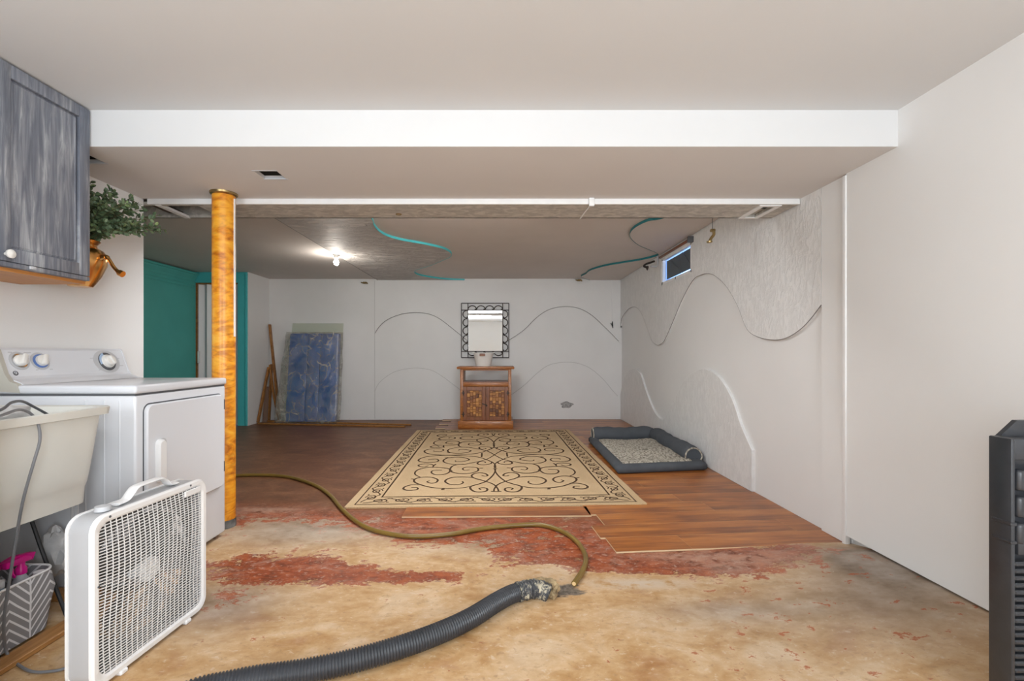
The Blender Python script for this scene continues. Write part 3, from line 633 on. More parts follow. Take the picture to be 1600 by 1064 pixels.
# ------------------------------------------------------------------ utility tub
tb = thing('utility_tub', (-1.98, 1.68, 0), 'cream plastic laundry tub on legs between the washer and dryer', 'laundry tub')
lev = [(.478, .072, .045, .05), (.545, .068, .042, .05), (.560, .060, .036, .06), (.60, .050, .030, .07), (.70, .038, .022, .07), (.835, .026, .014, .06), (.84, .004, .002, .05), (.868, 0, 0, .05), (.872, .006, .006, .045)]
TX0, TX1, TY0, TY1 = -2.30, -1.652, 1.385, 1.972
rings = [[(*p, z) for p in rrect(TX0+a, TX1-a, TY0+b, TY1-b, r, 5)] for z, a, b, r in lev]
rings += [[(*p, z) for p in rrect(TX0+a, TX1-a, TY0+a*.9, TY1-a*.9, r, 5)] for z, a, r in ((.868, .03, .045), (.84, .045, .05), (.65, .065, .06), (.585, .09, .06), (.58, .13, .05))]
mb = MB(); mb.loft(rings); obj('basin', mb, m_cream, tb)
for x, y in ((-2.2, 1.48), (-2.2, 1.88), (-1.759, 1.46), (-1.759, 1.895)):
    mb = MB(); mb.box(x-.015, x+.015, y-.002, y+.002, 0, .50); mb.box(x-.002, x+.002, y-.015, y+.015, 0, .50); obj('leg', mb, m_greyp, tb)
# crumpled bag in the tub
def crumple(c, s, seed):
    bm = bmesh.new(); bmesh.ops.create_icosphere(bm, subdivisions=3, radius=1)
    for v in bm.verts:
        q = v.co*1.6+Vector((seed, 0, 0)); k = 1+.45*mnoise.noise(q)+.3*mnoise.noise(q*2.7)
        v.co = Vector((v.co.x*s[0], v.co.y*s[1], v.co.z*s[2]))*k
    m_ = MB(); m_.bm(bm, 0, Matrix.Translation(c)); return m_
m_baggrey = mat('dull_bag_plastic', (.62, .62, .62), .35, var=.15, vscale=20, bump=.6, bscale=25)
mb = MB(); 
o = obj('plastic_bag', crumple((-1.82, 1.68, .855), (.06, .09, .04), 3), m_baggrey, origin=(-1.80, 1.68, .84)); tag(o, 'crumpled translucent bag lying in the laundry tub', 'bag')
o = obj('plastic_bag', crumple((-1.95, 2.02, .22), (.07, .05, .11), 9), m_baggrey, origin=(-1.95, 2.02, .1)); tag(o, 'crumpled white bag under the tub behind the box fan', 'bag')
# washer (only its edge reaches into view)
ws = thing('washing_machine', (-1.9, .98, 0), 'white washing machine cut off by the left edge of the photo', 'washer')
mb = MB(); mb.bbox(-2.25, -1.482, .64, 1.355, .02, .93, .012, 3); obj('cabinet', mb, m_white, ws)
mb = MB(); mb.bbox(-2.25, -1.478, .635, 1.358, .935, .966, .01, 3); obj('top_panel', mb, m_white, ws)
mb = MB(); mb.prism([(-2.25, .96), (-2.25, 1.12), (-2.2, 1.12), (-2.12, .966)], lambda u, v, w: (u, w, v), .65, 1.34); obj('console', mb, m_white, ws)
for x in (-2.19, -1.55):
    for y in (.70, 1.29): mb = MB(); mb.lathe([(.018, 0), (.018, .022)], 12, (x, y, 0)); obj('foot', mb, m_blackr, ws)
# cords over the tub rim
def cord(name, pts, r, m, label, n=6):
    mb = MB(); mb.tube(cr(pts, n), r, 8); o = obj(name, mb, m); return tag(o, label, 'cord')
cp = [P3(-6, 652, 1.42), P3(8, 647, 1.48), P3(30, 640, 1.57), P3(46, 645, 1.63), P3(56, 655, 1.655), P3(61, 668, 1.645), P3(62, 690, 1.63), P3(52, 725, 1.61), P3(37, 778, 1.60), P3(27, 830, 1.60), P3(19, 880, 1.60), P3(11, 930, 1.60), P3(6, 980, 1.61)]
cp += [(*G(10, 1018, .03), .03), (*G(24, 1038), .007), (*G(48, 1052), .007), (*G(80, 1052), .007), (*G(104, 1046), .007), (-1.50, 1.65, .007), (-1.45, 1.72, .007)]
cord('power_cord', cp, .0046, m_cordl, 'long grey power cord drooping over the tub rim to the floor')
cord('power_cord', [P3(-6, 643, 1.42), P3(6, 638, 1.47), P3(18, 629, 1.54), P3(34, 627, 1.63), P3(50, 634, 1.72), (-1.76, 1.80, .845)], .0046, m_cord, 'short black cord curving into the laundry tub')
mb = MB(); mb.tube([P3(50, 815, 1.95), P3(62, 850, 1.95), P3(80, 900, 1.95), (*G(104, 962, .02), .02)], .0075, 8); o = obj('drain_hose', mb, m_blackr); tag(o, 'thin black hose hanging diagonally below the laundry tub', 'hose')
# floor board and block under the tub
a = Vector((*G(-30, 1075), 0)); b = Vector((*G(112, 985), 0)); dv = (b-a).normalized(); nv = Vector((-dv.y, dv.x, 0))
mb = MB(); L0 = (b-a).length+.25; Mx = Matrix(((dv.x, nv.x, 0, a.x), (dv.y, nv.y, 0, a.y), (0, 0, 1, 0), (0, 0, 0, 1))); mb.bbox(-.1, L0, -.005, .065, .001, .021, .003, 1, M=Mx)
o = obj('floor_board', mb, m_board); tag(o, 'narrow orange wooden board lying beside the chevron bag', 'board')
mb = MB(); mb.bbox(-2.3, -1.80, 2.02, 2.075, .001, .04, .003, 1); o = obj('floor_board', mb, m_board); tag(o, 'short board lying on the floor along the dryer side', 'board')
# chevron storage bag
t = NT('chevron_print'); co = t.coord((1, 1, 1)); sx = t.new('ShaderNodeSeparateXYZ'); t.link(co, sx.inputs[0])
pp = t.math('PINGPONG', t.math('ADD', sx.outputs[1], t.math('MULTIPLY', sx.outputs[0], .8)), .075); v = t.math('FRACT', t.math('DIVIDE', t.math('SUBTRACT', sx.outputs[2], t.math('MULTIPLY', pp, 1.15)), .036))
st = t.math('LESS_THAN', v, .27); ln = t.math('LESS_THAN', pp, .0035); t.col(t.mix(t.math('MAXIMUM', st, ln), (.27, .265, .275), (.76, .76, .78))); t.rough(.75); m_chev = t.mat
bg = thing('storage_bag', (-1.87, 1.66, 0), 'soft grey bag with white chevrons full of cleaning bottles under the tub', 'storage bag')
BX0, BX1, BY0, BY1 = -2.04, -1.779, 1.50, 1.855
def brect(o_, zf, dz): return [(p[0], p[1], zf+dz*max(0, (p[1]-1.7))*1.0) for p in rrect(BX0-o_, BX1+o_, BY0-o_, BY1+o_, .055, 6)]
mb = MB(); mb.loft([brect(-.03, .003, 0), brect(-.012, .015, 0), brect(-.004, .10, 0), brect(.006, .17, 0), brect(-.003, .242, 0), brect(-.009, .243, 0), brect(-.008, .10, 0), brect(-.015, .03, 0)]); obj('body', mb, m_chev, bg)
mb = MB(); mb.tube(brect(-.004, .244, 0), .0045, 6, closed=True); obj('piping', mb, m_whitep, bg)
def bottle(x, y, label, mb_body, trig, h=.20, r=.035):
    t_ = thing('spray_bottle' if trig else 'bottle', (x, y, .03), label, 'bottle')
    m_ = MB(); m_.lathe([(r*.9, .03), (r, .04), (r, .03+h*.6), (r*.85, .03+h*.75), (.015, .03+h*.88), (.014, .03+h)], 20, (x, y, 0)); obj('body', m_, mb_body, t_)
    if trig:
        m_ = MB(); zz = .03+h; m_.lathe([(.018, zz-.02), (.018, zz), (.012, zz+.01), (.012, zz+.03)], 16, (x, y, 0))
        m_.loft([[(x+a*.3, y+a, zz+.02+hh*b_) for b_, a in ((0, yy), (0, yy+.001))]+[(x+.012+yy*.3, y+yy, zz+.02+hh), (x-.012+yy*.3, y+yy, zz+.02+hh)] for yy, hh in ((-.06, .02), (-.02, .035), (.035, .03))])
        m_.bbox(x-.012, x+.014, y-.065, y+.035, zz+.02, zz+.048, .009, 2); m_.tube([(x+.01, y-.045, zz+.025), (x+.02, y-.05, zz), (x+.02, y-.042, zz-.015)], .005, 6); obj('trigger_head', m_, m_pink, t_)
    else:
        m_ = MB(); m_.lathe([(.017, .03+h-.01), (.017, .03+h+.015), (0, .03+h+.017)], 16, (x, y, 0)); obj('cap', m_, m_whitep, t_)
bottle(-1.865, 1.785, 'white spray bottle with a magenta trigger in the chevron bag', m_lgrey, True, .23, .036)
bottle(-1.86, 1.70, 'pale blue bottle in the chevron bag left of the spray bottle', m_bluep, False, .205, .034)
bottle(-1.825, 1.815, 'dark bottle leaning in the chevron bag right of the spray bottle', m_blackr, False, .19, .02)

# ------------------------------------------------------------------ box fan (local: x along width, front at y=0, back at y=+.1)
fan = thing('box_fan', (-1.300, 1.462, 0), 'white and grey box fan standing on the floor before the dryer', 'fan', rz=math.radians(86.3))
W, Hh, T, z0 = .515, .555, .10, .01
outer = rrect(0, W, z0, z0+Hh, .05, 6); inner = rrect(.028, W-.028, z0+.028, z0+Hh-.028, .035, 6)
def xy(y, poly): return [(p[0], y, p[1]) for p in poly]
mb = MB(); off = rrect(.004, W-.004, z0+.004, z0+Hh-.004, .048, 6); inn = rrect(.012, W-.012, z0+.012, z0+Hh-.012, .042, 6)
mb.loft([xy(.012, off), xy(T-.012, off), xy(T-.012, inn), xy(.012, inn), xy(.012, off)], cap0=False, cap1=False); obj('housing', mb, m_greyp, fan, local=True)
m_bladeg = mat('grey_blade', (.07, .07, .068), .5)
mb = MB(); rr_ = rrect(.012, W-.012, z0+.012, z0+Hh-.012, .042, 6); cir = [(W/2+.225*math.cos(2*PI*k/40), z0+Hh/2+.225*math.sin(2*PI*k/40)) for k in range(40)]
mb.prism(rr_, lambda u, v, w: (u, w, v), .060, .066, hole=list(reversed(cir))); obj('shroud', mb, m_bladeg, fan, local=True)
for nm, ya, yb in (('front_frame', 0, .014), ('back_frame', T-.014, T)):
    mb = MB(); m1 = rrect(.006, W-.006, z0+.006, z0+Hh-.006, .046, 6)
    if ya == 0: R = [xy(yb, outer), xy(.005, outer), xy(0, m1), xy(0, rrect(.02, W-.02, z0+.02, z0+Hh-.02, .04, 6)), xy(.006, inner), xy(yb, inner), xy(yb, outer)]
    else: R = [xy(ya, outer), xy(T-.005, outer), xy(T, m1), xy(T-.006, inner), xy(ya, inner), xy(ya, outer)]
    mb.loft(R, cap0=False, cap1=False); obj(nm, mb, m_whitep, fan, local=True)
def grille(yb, bow, seg=5, ncol=22, nrow=50):
    m_ = MB(); cx, cz = W/2, z0+Hh/2; hw, hh = W/2-.026, Hh/2-.026
    def pt(u, v): # u,v in -1..1
        return (cx+u*hw+.0*v, yb-bow*(1-u*u)*(1-v*v), cz+v*hh+.012*math.sin(PI*u)*(1-v*v))
    for k in range(1, ncol): 
        u = -1+2*k/ncol; m_.tube([pt(u+.03*math.sin(PI*v/10*10)*(1 if u else 0), v) for v in [-1+.2*q for q in range(11)]], .0017, 4)
    for k in range(1, nrow):
        v = -1+2*k/nrow; m_.tube([pt(-1+.2*q, v) for q in range(11)], .0019, 4)
    return m_
obj('front_grille', grille(.006, .010), m_whitep, fan, local=True)
obj('back_grille', grille(T-.004, -.0, ncol=16, nrow=58), m_bladeg, fan, local=True)
mb = MB(); Mh = Matrix.Translation((W/2, .03, z0+Hh/2)) @ Matrix.Rotation(PI/2, 4, 'X')
mb.lathe([(0, .006), (.035, .004), (.045, -.004), (.045, -.05), (0, -.05)], 24, M=Mh); obj('hub', mb, m_whitep, fan, local=True)
for k in range(5):
    a0 = 2*PI*k/5; m_ = MB(); rows = []
    for r, tw, wd in ((.04, .75, .045), (.09, .6, .10), (.15, .5, .14), (.205, .42, .13)):
        row = []
        for q in range(6):
            s_ = (q/5-.5)*wd; row.append((s_*math.cos(tw), s_*math.sin(tw), r))
        rows.append(row)
    def plc(p):
        ang = p[0]/max(p[2], .03); r = p[2]; A_ = a0+ang; return (W/2+r*math.cos(A_), .055+p[1], z0+Hh/2+r*math.sin(A_))
    top = [plc(p) for row in rows for p in row]; bot = [(p[0], p[1]+.003, p[2]) for p in top]; fs = []
    for i in range(3):
        for q in range(5): b_ = i*6+q; fs += [(b_, b_+1, b_+7, b_+6), (24+b_, 24+b_+6, 24+b_+7, 24+b_+1)]
    bd = [0, 1, 2, 3, 4, 5, 11, 17, 23, 22, 21, 20, 19, 18, 12, 6]; fs += [(bd[i], bd[(i+1) % 16], 24+bd[(i+1) % 16], 24+bd[i]) for i in range(16)]
    m_.add(top+bot, fs, 0, None, True); obj('blade', m_, m_bladeg, fan, local=True)
zt = z0+Hh
mb = MB(); hp = cr([(.13, .05, zt+.004), (.17, .05, zt+.008), (.195, .05, zt+.03), (.215, .05, zt+.042), (.27, .05, zt+.044), (.32, .05, zt+.043), (.345, .05, zt+.03), (.365, .05, zt+.008), (.40, .05, zt+.004)], 5); mb.tube(hp, .019, 10, flat=.28); obj('carry_handle', mb, m_whitep, fan, local=True)
mb = MB(); mb.lathe([(.024, zt-.001), (.022, zt+.014), (.006, zt+.018), (0, zt+.018)], 20, (.085, .05, 0)); obj('speed_knob', mb, m_lgrey, fan, local=True)
for x in (.11, W-.11):
    mb = MB(); mb.bbox(x-.015, x+.015, -.006, T+.006, 0, z0+.006, .004, 1); obj('foot', mb, m_whitep, fan, local=True)
for x, z in ((.02, z0+.33), (.06, zt-.012), (.42, zt-.012)):
    mb = MB(); mb.lathe([(.004, 0), (.004, .002)], 8, M=Matrix.Translation((x, 0, z)) @ Matrix.Rotation(PI/2, 4, 'X')); obj('screw', mb, m_cord, fan, local=True)

mb = MB(); mb.bbox(W-.13, W-.045, -.006, .002, zt-.05, zt-.028, .002, 1); obj('name_plate', mb, m_whitep, fan, local=True)

# ------------------------------------------------------------------ wall cabinet
wc = thing('wall_cabinet', (-2.19, 1.85, 1.43), 'slate blue wall cabinet with brushed white streaks above the dryer', 'cabinet')
CX = -2.015
mb = MB(); mb.box(-2.357, CX-.022, 1.40, 2.255, 1.445, 2.284); obj('carcass', mb, m_slate, wc)
mb = MB(); mb.box(-2.357, CX-.024, 1.40, 2.253, 1.43, 1.445); obj('underside', mb, m_ply, wc)
def cdoor(y0, y1, knob_y):
    z0, z1 = 1.468, 2.278; s_ = .056; f = MB()
    f.bbox(CX-.02, CX, y0, y0+s_, z0, z1, .003); f.bbox(CX-.02, CX, y1-s_, y1, z0, z1, .003); f.bbox(CX-.02, CX, y0+s_, y1-s_, z0, z0+s_, .003); f.bbox(CX-.02, CX, y0+s_, y1-s_, z1-s_, z1, .003)
    dr_ = obj('door', f, m_slate, wc)
    p = MB(); p.loft([[(x, a, b) for a, b in ((y0+s_+e, z0+s_+e), (y1-s_-e, z0+s_+e), (y1-s_-e, z1-s_-e), (y0+s_+e, z1-s_-e))] for x, e in ((CX-.018, -.002), (CX-.013, .002), (CX-.008, .012), (CX-.010, .016))], cap0=False, smooth=False); obj('inset_panel', p, m_slate, dr_)
    k = MB(); k.lathe([(.006, 0), (.006, .012), (.017, .018), (.018, .026), (.010, .031), (0, .032)], 20, M=Matrix.Translation((CX, knob_y, z0+.028)) @ Matrix.Rotation(PI/2, 4, 'Y')); obj('knob', k, m_ceramic, dr_, label='white round knob')
cdoor(1.835, 2.252, 1.868); cdoor(1.405, 1.83, 1.80)
mb = MB(); mb.bbox(CX-.022, CX-.002, 1.40, 2.254, 1.446, 1.466, .003); obj('bottom_rail', mb, m_slate, wc)
mb = MB(); mb.bbox(CX-.012, CX+.004, 1.965, 1.99, 1.452, 1.466, .003); obj('catch', mb, m_lgrey, wc)

# ------------------------------------------------------------------ plant in copper jug
jx, jy = -2.215, 2.42
jug = thing('jug_planter', (jx, jy, 1.44), 'copper gold jug with a slender spout hung on the wall beside the cabinet', 'jug')
mb = MB(); mb.lathe([(0, 1.442), (.05, 1.443), (.058, 1.455), (.085, 1.50), (.108, 1.56), (.112, 1.60), (.095, 1.635), (.068, 1.652), (.066, 1.665), (.082, 1.685), (.078, 1.685), (.06, 1.665), (.055, 1.64), (0, 1.64)], 32, (jx, jy, 0)); obj('body', mb, m_gold, jug)
mb = MB(); mb.tube(cr([(jx+.09, jy, 1.585), (jx+.125, jy, 1.60), (jx+.145, jy, 1.59), (jx+.175, jy, 1.545), (jx+.20, jy, 1.52), (jx+.222, jy, 1.508)], 5), [.014]*5+[.012]*5+[.009]*5+[.009]*4+[.011]*2+[.017]*5, 10); obj('spout', mb, m_gold, jug)
mb = MB(); mb.tube([(jx-.1, jy, 1.60), (-2.357, jy, 1.62)], .006, 6); obj('wall_hook', mb, m_iron, jug)
plant = thing('leafy_plant', (jx, jy, 1.64), 'bushy plant with small oval green leaves growing from the copper jug', 'plant')
random.seed(11); st = MB(); lf = MB()
def leaf(m_, p, d, s_, rnd):
    d = d.normalized(); sd = d.cross(Vector((random.uniform(-1, 1), random.uniform(-1, 1), random.uniform(-.2, 1)))).normalized(); up_ = sd.cross(d)
    c_ = [p, p+d*s_*.35+sd*s_*.27+up_*s_*.05, p+d*s_*.75+sd*s_*.25+up_*s_*.04, p+d*s_*1.02, p+d*s_*.75-sd*s_*.25+up_*s_*.04, p+d*s_*.35-sd*s_*.27+up_*s_*.05, p+d*s_*.5-up_*s_*.03]
    m_.add(c_, [(0, 1, 6), (1, 2, 6), (2, 3, 6), (3, 4, 6), (4, 5, 6), (5, 0, 6)], 0, rnd, True)
targets = []
for px__, py__, dd_ in ((248, 360, 2.62), (232, 345, 2.58), (246, 330, 2.7), (222, 318, 2.6), (206, 312, 2.55), (192, 300, 2.5), (175, 298, 2.45), (150, 286, 2.4), (152, 300, 2.42), (215, 350, 2.5), (200, 338, 2.42), (225, 362, 2.6), (185, 320, 2.4), (170, 312, 2.38), (160, 325, 2.36), (190, 350, 2.45), (212, 330, 2.6), (145, 300, 2.35), (140, 320, 2.4), (165, 345, 2.36), (238, 350, 2.66), (205, 362, 2.48), (178, 365, 2.36), (155, 355, 2.34), (135, 330, 2.42), (125, 310, 2.4), (115, 300, 2.42), (168, 330, 2.5), (182, 340, 2.52), (198, 325, 2.5)):
    targets.append(Vector(P3(px__, py__, dd_)))
for T_ in targets:
    T_.x = max(T_.x, -2.32)
    for rep in range(2):
        T2 = T_+Vector((random.uniform(-.03, .03), random.uniform(-.04, .04), random.uniform(-.03, .03)))*(1+rep); T2.x = max(T2.x, -2.32); T2.y = max(T2.y, 2.29)
        A0 = Vector((jx+random.uniform(-.03, .03), jy+random.uniform(-.03, .03), 1.66)); mid = A0.lerp(T2, .45)+Vector((0, 0, .05)); pth = [Vector(p) for p in cr([tuple(A0), tuple(mid), tuple(T2)], 8)]
        st.tube(pth, [.0026*(1-.6*i/len(pth)) for i in range(len(pth))], 5)
        for i in range(3, len(pth)):
            tdir = (pth[i]-pth[i-1]).normalized()
            for q in range(3):
                rv = Vector((random.uniform(-1, 1), random.uniform(-1, 1), random.uniform(-1, 1))); dr2 = (tdir*.6+rv.cross(tdir).normalized()*.9)
                pp_ = pth[i-1].lerp(pth[i], random.random()); e = pp_+dr2.normalized()*.028
                if e.x < -2.35 or (e.y < 2.27): continue
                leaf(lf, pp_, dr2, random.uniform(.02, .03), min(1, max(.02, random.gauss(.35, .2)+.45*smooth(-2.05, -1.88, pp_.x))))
obj('stems', st, m_stem, plant); lfo = obj('foliage', lf, m_leaf, plant, kind='stuff', fixn=False)

# ------------------------------------------------------------------ rug
rug = thing('area_rug', (-.085, 4.91, 0), 'large beige rug with dark brown scrollwork in the middle of the floor', 'rug', rz=math.radians(1.6))
RWd, RL = 1.075, 1.64
def rz_(x, y): return .0135+.0015*math.sin(x*5+y*2)+.001*math.sin(y*9)+.010*smooth(1.0, 1.1, x)*smooth(-1.5, -1.66, y)
n1_, n2_ = 40, 60
grid = [(-RWd+2*RWd*i/n1_, -RL+2*RL*j/n2_) for j in range(n2_+1) for i in range(n1_+1)]
m_ = MB(); m_.add([(x, y, rz_(x, y)) for x, y in grid], [(j*(n1_+1)+i, j*(n1_+1)+i+1, (j+1)*(n1_+1)+i+1, (j+1)*(n1_+1)+i) for j in range(n2_) for i in range(n1_)], 0, None, True)
bd = [(i, 0) for i in range(n1_)]+[(n1_, j) for j in range(n2_)]+[(i, n2_) for i in range(n1_, 0, -1)]+[(0, j) for j in range(n2_, 0, -1)]
bv = [(-RWd+2*RWd*i/n1_, -RL+2*RL*j/n2_) for i, j in bd]
m_.add([(x, y, rz_(x, y)) for x, y in bv]+[(x, y, .0108 if (x > .66 or y > 1.2) else .0012) for x, y in bv], [(k, (k+1) % len(bv), len(bv)+(k+1) % len(bv), len(bv)+k) for k in range(len(bv))])
obj('pile', m_, m_rug, rug, local=True, fixn=False)
def strip(m_, pts, w, z=.0016):
    n = len(pts); vs = []
    for i, p in enumerate(pts):
        a = Vector(pts[max(0, i-1)]); b = Vector(pts[min(n-1, i+1)]); t = b-a; t = t.normalized() if t.length > 1e-6 else Vector((1, 0)); nn = Vector((-t.y, t.x))
        ww = w*(.75+.35*math.sin(PI*i/(n-1)))
        for s_ in (-1, 1):
            q = Vector(p)+nn*s_*ww/2; vs.append((q.x, q.y, rz_(q.x, q.y)+z))
    m_.add(vs, [(2*i, 2*i+1, 2*i+3, 2*i+2) for i in range(n-1)], 0, None, True)
ca, sa = math.cos(math.radians(1.6)), math.sin(math.radians(1.6))
def rl(x, y):   # crop picture point -> rug coords
    X, Y = G(760+x/6.667, 665+y/6.667, .014); X += .085; Y -= 4.91; return (X*ca+Y*sa, -X*sa+Y*ca)
c0 = rl(65, 325)
Q = [[(65,325),(110,350),(160,372),(240,393),(330,410),(390,422),(470,425),(530,445),(555,480),(545,500),(500,515),(430,523),(350,520),(280,505),(250,485),(265,462),(320,455),(380,455),(418,470),(400,488),(345,483)],
 [(65,470),(64,440),(90,405),(160,372),(220,350),(300,337),(475,325),(600,322),(740,330),(830,345),(880,370),(860,390),(780,400),(700,395),(668,378),(690,362),(760,365),(775,372)],
 [(490,380),(480,390),(420,390),(350,378),(345,365),(400,347),(480,342),(560,350),(610,370),(612,395),(560,415),(480,425),(400,420)],
 [(130,388),(100,400),(115,420),(180,430),(240,425),(255,410),(220,393),(175,398),(170,408)],
 [(65,475),(75,510),(110,555),(180,610),(260,640),(345,665),(350,695),(310,722),(240,728),(180,715),(175,692),(215,680),(258,690),(240,703)],
 [(52,722),(60,690),(100,645),(185,608),(270,583),(330,565),(430,558),(530,563),(590,580),(618,605),(590,632),(530,645),(460,640),(425,622),(435,608)],
 [(20,722),(85,725)], [(45,475),(85,475)],
 [(270,583),(315,565),(328,545),(300,525),(240,515),(180,525),(155,545),(185,553),(220,545)],
 [(345,665),(440,680),(560,685),(700,680),(800,665),(880,640),(935,615),(948,590),(920,568),(850,556),(770,558),(710,575),(695,595),(720,618),(770,625),(810,608),(780,597)],
 [(870,640),(950,635),(1030,650),(1070,675),(1040,695),(980,698),(920,688),(925,670),(985,668)],
 [(930,580),(978,572)], [(875,557),(920,535),(932,510),(900,480),(830,460),(740,453),(640,458),(570,470),(550,490),(590,520),(650,532),(720,530),(755,510),(735,488),(640,485)],
 [(740,453),(725,435),(750,420),(820,415),(880,425),(880,440),(830,448),(780,435)], [(620,682),(660,695),(630,698)], [(195,465),(245,468)], [(200,320),(205,345)], [(560,345),(600,350)], [(250,590),(285,580)], [(700,418),(725,435)], [(530,495),(565,485)]]
m_ = MB()
for q in Q:
    base = [rl(*p) for p in q]; base = [(x-c0[0], y-c0[1]) for x, y in base]
    pts = cr(base, 5)
    for sx_ in (1, -1):
        for sy_ in (1, -1): strip(m_, [(sx_*x*.985+.0, sy_*y*1.0) for x, y in pts], .017)
# border lines and running scroll
def rectline(hx, hy, w):
    c_ = [(-hx, -hy), (hx, -hy), (hx, hy), (-hx, hy)]
    for i in range(4):
        a, b = Vector(c_[i]), Vector(c_[(i+1) % 4]); d_ = (b-a).normalized()*w/2; a = a-d_; b = b+d_
        strip(m_, [tuple(a.lerp(b, k/30)) for k in range(31)], w)
rectline(1.015, 1.585, .012); rectline(.86, 1.42, .016)
def scroll_run(P0, P1, nn, ph=1):
    P0, P1 = Vector(P0), Vector(P1); d_ = (P1-P0); Lr = d_.length; d_ = d_.normalized(); nv_ = Vector((-d_.y, d_.x)); step = Lr/nn
    for k in range(nn):
        s_ = ph*(1 if k % 2 else -1); c_ = P0+d_*step*(k+.5)
        # S link to the next
        p = []
        for q in range(15):
            tt = q/14; p.append(tuple(c_+d_*step*(tt-.5)*1.25+nv_*s_*.05*math.cos(PI*(tt-.0))*1.0))
        strip(m_, p, .010)
        sp_ = []
        for q in range(22):
            aa = -PI*.5+q*.42; r_ = .048*(1-q/28); sp_.append(tuple(c_+d_*(r_*1.35*math.cos(aa)+.01)+nv_*s_*(-r_*math.sin(aa)*.9+.004)))
        strip(m_, sp_, .011)
        strip(m_, [tuple(c_+d_*step*.42+nv_*s_*.038), tuple(c_+d_*step*.42+nv_*s_*.038+d_*.02)], .016)
hb, vb = (1.015+.86)/2, (1.585+1.42)/2
scroll_run((-.95, -vb), (0, -vb), 6); scroll_run((.95, -vb), (0, -vb), 6, -1); scroll_run((-.95, vb), (0, vb), 6, -1); scroll_run((.95, vb), (0, vb), 6)
for s_ in (-1, 1): scroll_run((s_*hb, -1.52), (s_*hb, 1.52), 19, s_)
obj('scroll_pattern', m_, m_rugline, rug, local=True, fixn=False)

# loose plank at the rug's front edge
m_ = MB(); m_.prism([(0, 0), (1.265, 0), (1.265, .182), (0, .182)], lambda u, v, w: (u, v, w), 0, .009, 0, 1); a = Vector((*G(627.7, 809.5), .001))
lp = obj('loose_plank', m_, [m_lam, m_lamedge], local=True); lp.location = a; lp.rotation_euler = (0, 0, math.radians(1.0)); tag(lp, 'single loose laminate plank lying against the front edge of the rug', 'plank')

# ------------------------------------------------------------------ hoses
hp = [(355, 744), (400, 742), (450, 745), (490, 757), (515, 773), (535, 796), (560, 817), (590, 830), (640, 838), (700, 835), (760, 825), (820, 820), (850, 821), (880, 831), (903, 848), (915, 870), (911, 890), (897, 912)]
pts = cr([(*G(x, y, .014), .0145+(.0*i)) for i, (x, y) in enumerate(hp)], 8)
hs = thing('garden_hose', (*pts[len(pts)//2][:2], 0), 'long olive brown hose snaking from the post to the drain pipe', 'hose')
mb = MB(); mb.tube(pts, .0135, 12); obj('tube', mb, m_hose, hs)
a, b = Vector(pts[-2]), Vector(pts[-1]); dv = (b-a).normalized(); mb = MB(); mb.tube([b, b+dv*.003], .009, 12); obj('cut_end', mb, mat('cut_hose_core', (.72, .5, .25), .6), hs)
pp_ = [(240, 1110), (300, 1082), (350, 1070), (400, 1060), (480, 1048), (560, 1030), (640, 1006), (700, 983), (740, 963), (775, 941), (800, 928), (820, 922)]
base = cr([(*G(x, y, .04), .040) for x, y in pp_], 30)
dp = thing('corrugated_drain_pipe', (*base[len(base)//2][:2], 0), 'black corrugated drain pipe curving across the bare concrete', 'pipe')
# resample evenly
def resample(p, step):
    out = [Vector(p[0])]; acc = 0
    for i in range(1, len(p)):
        a, b = Vector(p[i-1]), Vector(p[i]); Ls = (b-a).length; s_ = step-acc
        while s_ <= Ls: out.append(a.lerp(b, s_/Ls)); s_ += step
        acc = (acc+Ls) % step if Ls < step-acc or True else 0
        acc = Ls-(s_-step)
    return out
rs = resample(base, .0026); rad = [.0385 if (i % 4) < 2 else .0335 for i in range(len(rs))]
mb = MB(); mb.tube(rs, rad, 20); obj('corrugated_tube', mb, m_pipe, dp, angle=70)
tail = [tuple(rs[-14]), tuple(rs[-1])]+[(*G(x, y, z), z) for x, y, z in ((834, 920, .038), (846, 922, .033), (856, 927, .020))]
tl = cr(tail, 10); mb = MB(); mb.tube(tl, [.0395+.002*math.sin(i*1.9)+.0015*math.sin(i*.7) for i in range(len(tl))], 24); 
t = NT('grimy_tape'); co = t.coord(); na = t.noise(co, 38, 6, .7, 1.0); t.col(t.ramp(na, [(.40, (.03, .032, .038)), (.52, (.075, .078, .085)), (.57, (.40, .36, .27)), (.66, (.55, .50, .38))])); t.rough(.6); t.bump(na, .8, .004); m_grime = t.mat
obj('tape_wrap', mb, m_grime, dp, label='wrapped end smeared with plaster')
random.seed(5)
for (x, y, z, sx_, sy_, sz_) in ((842, 908, .045, .05, .022, .014), (858, 911, .04, .034, .026, .022), (866, 919, .03, .022, .03, .028), (864, 929, .018, .018, .02, .018), (825, 910, .05, .035, .018, .008)):
    m_ = crumple(Vector((*G(x, y, z), z)), (sx_, sy_, sz_), x*.1); obj('foam_lump', m_, m_foam, dp, label='crumbling yellow foam')
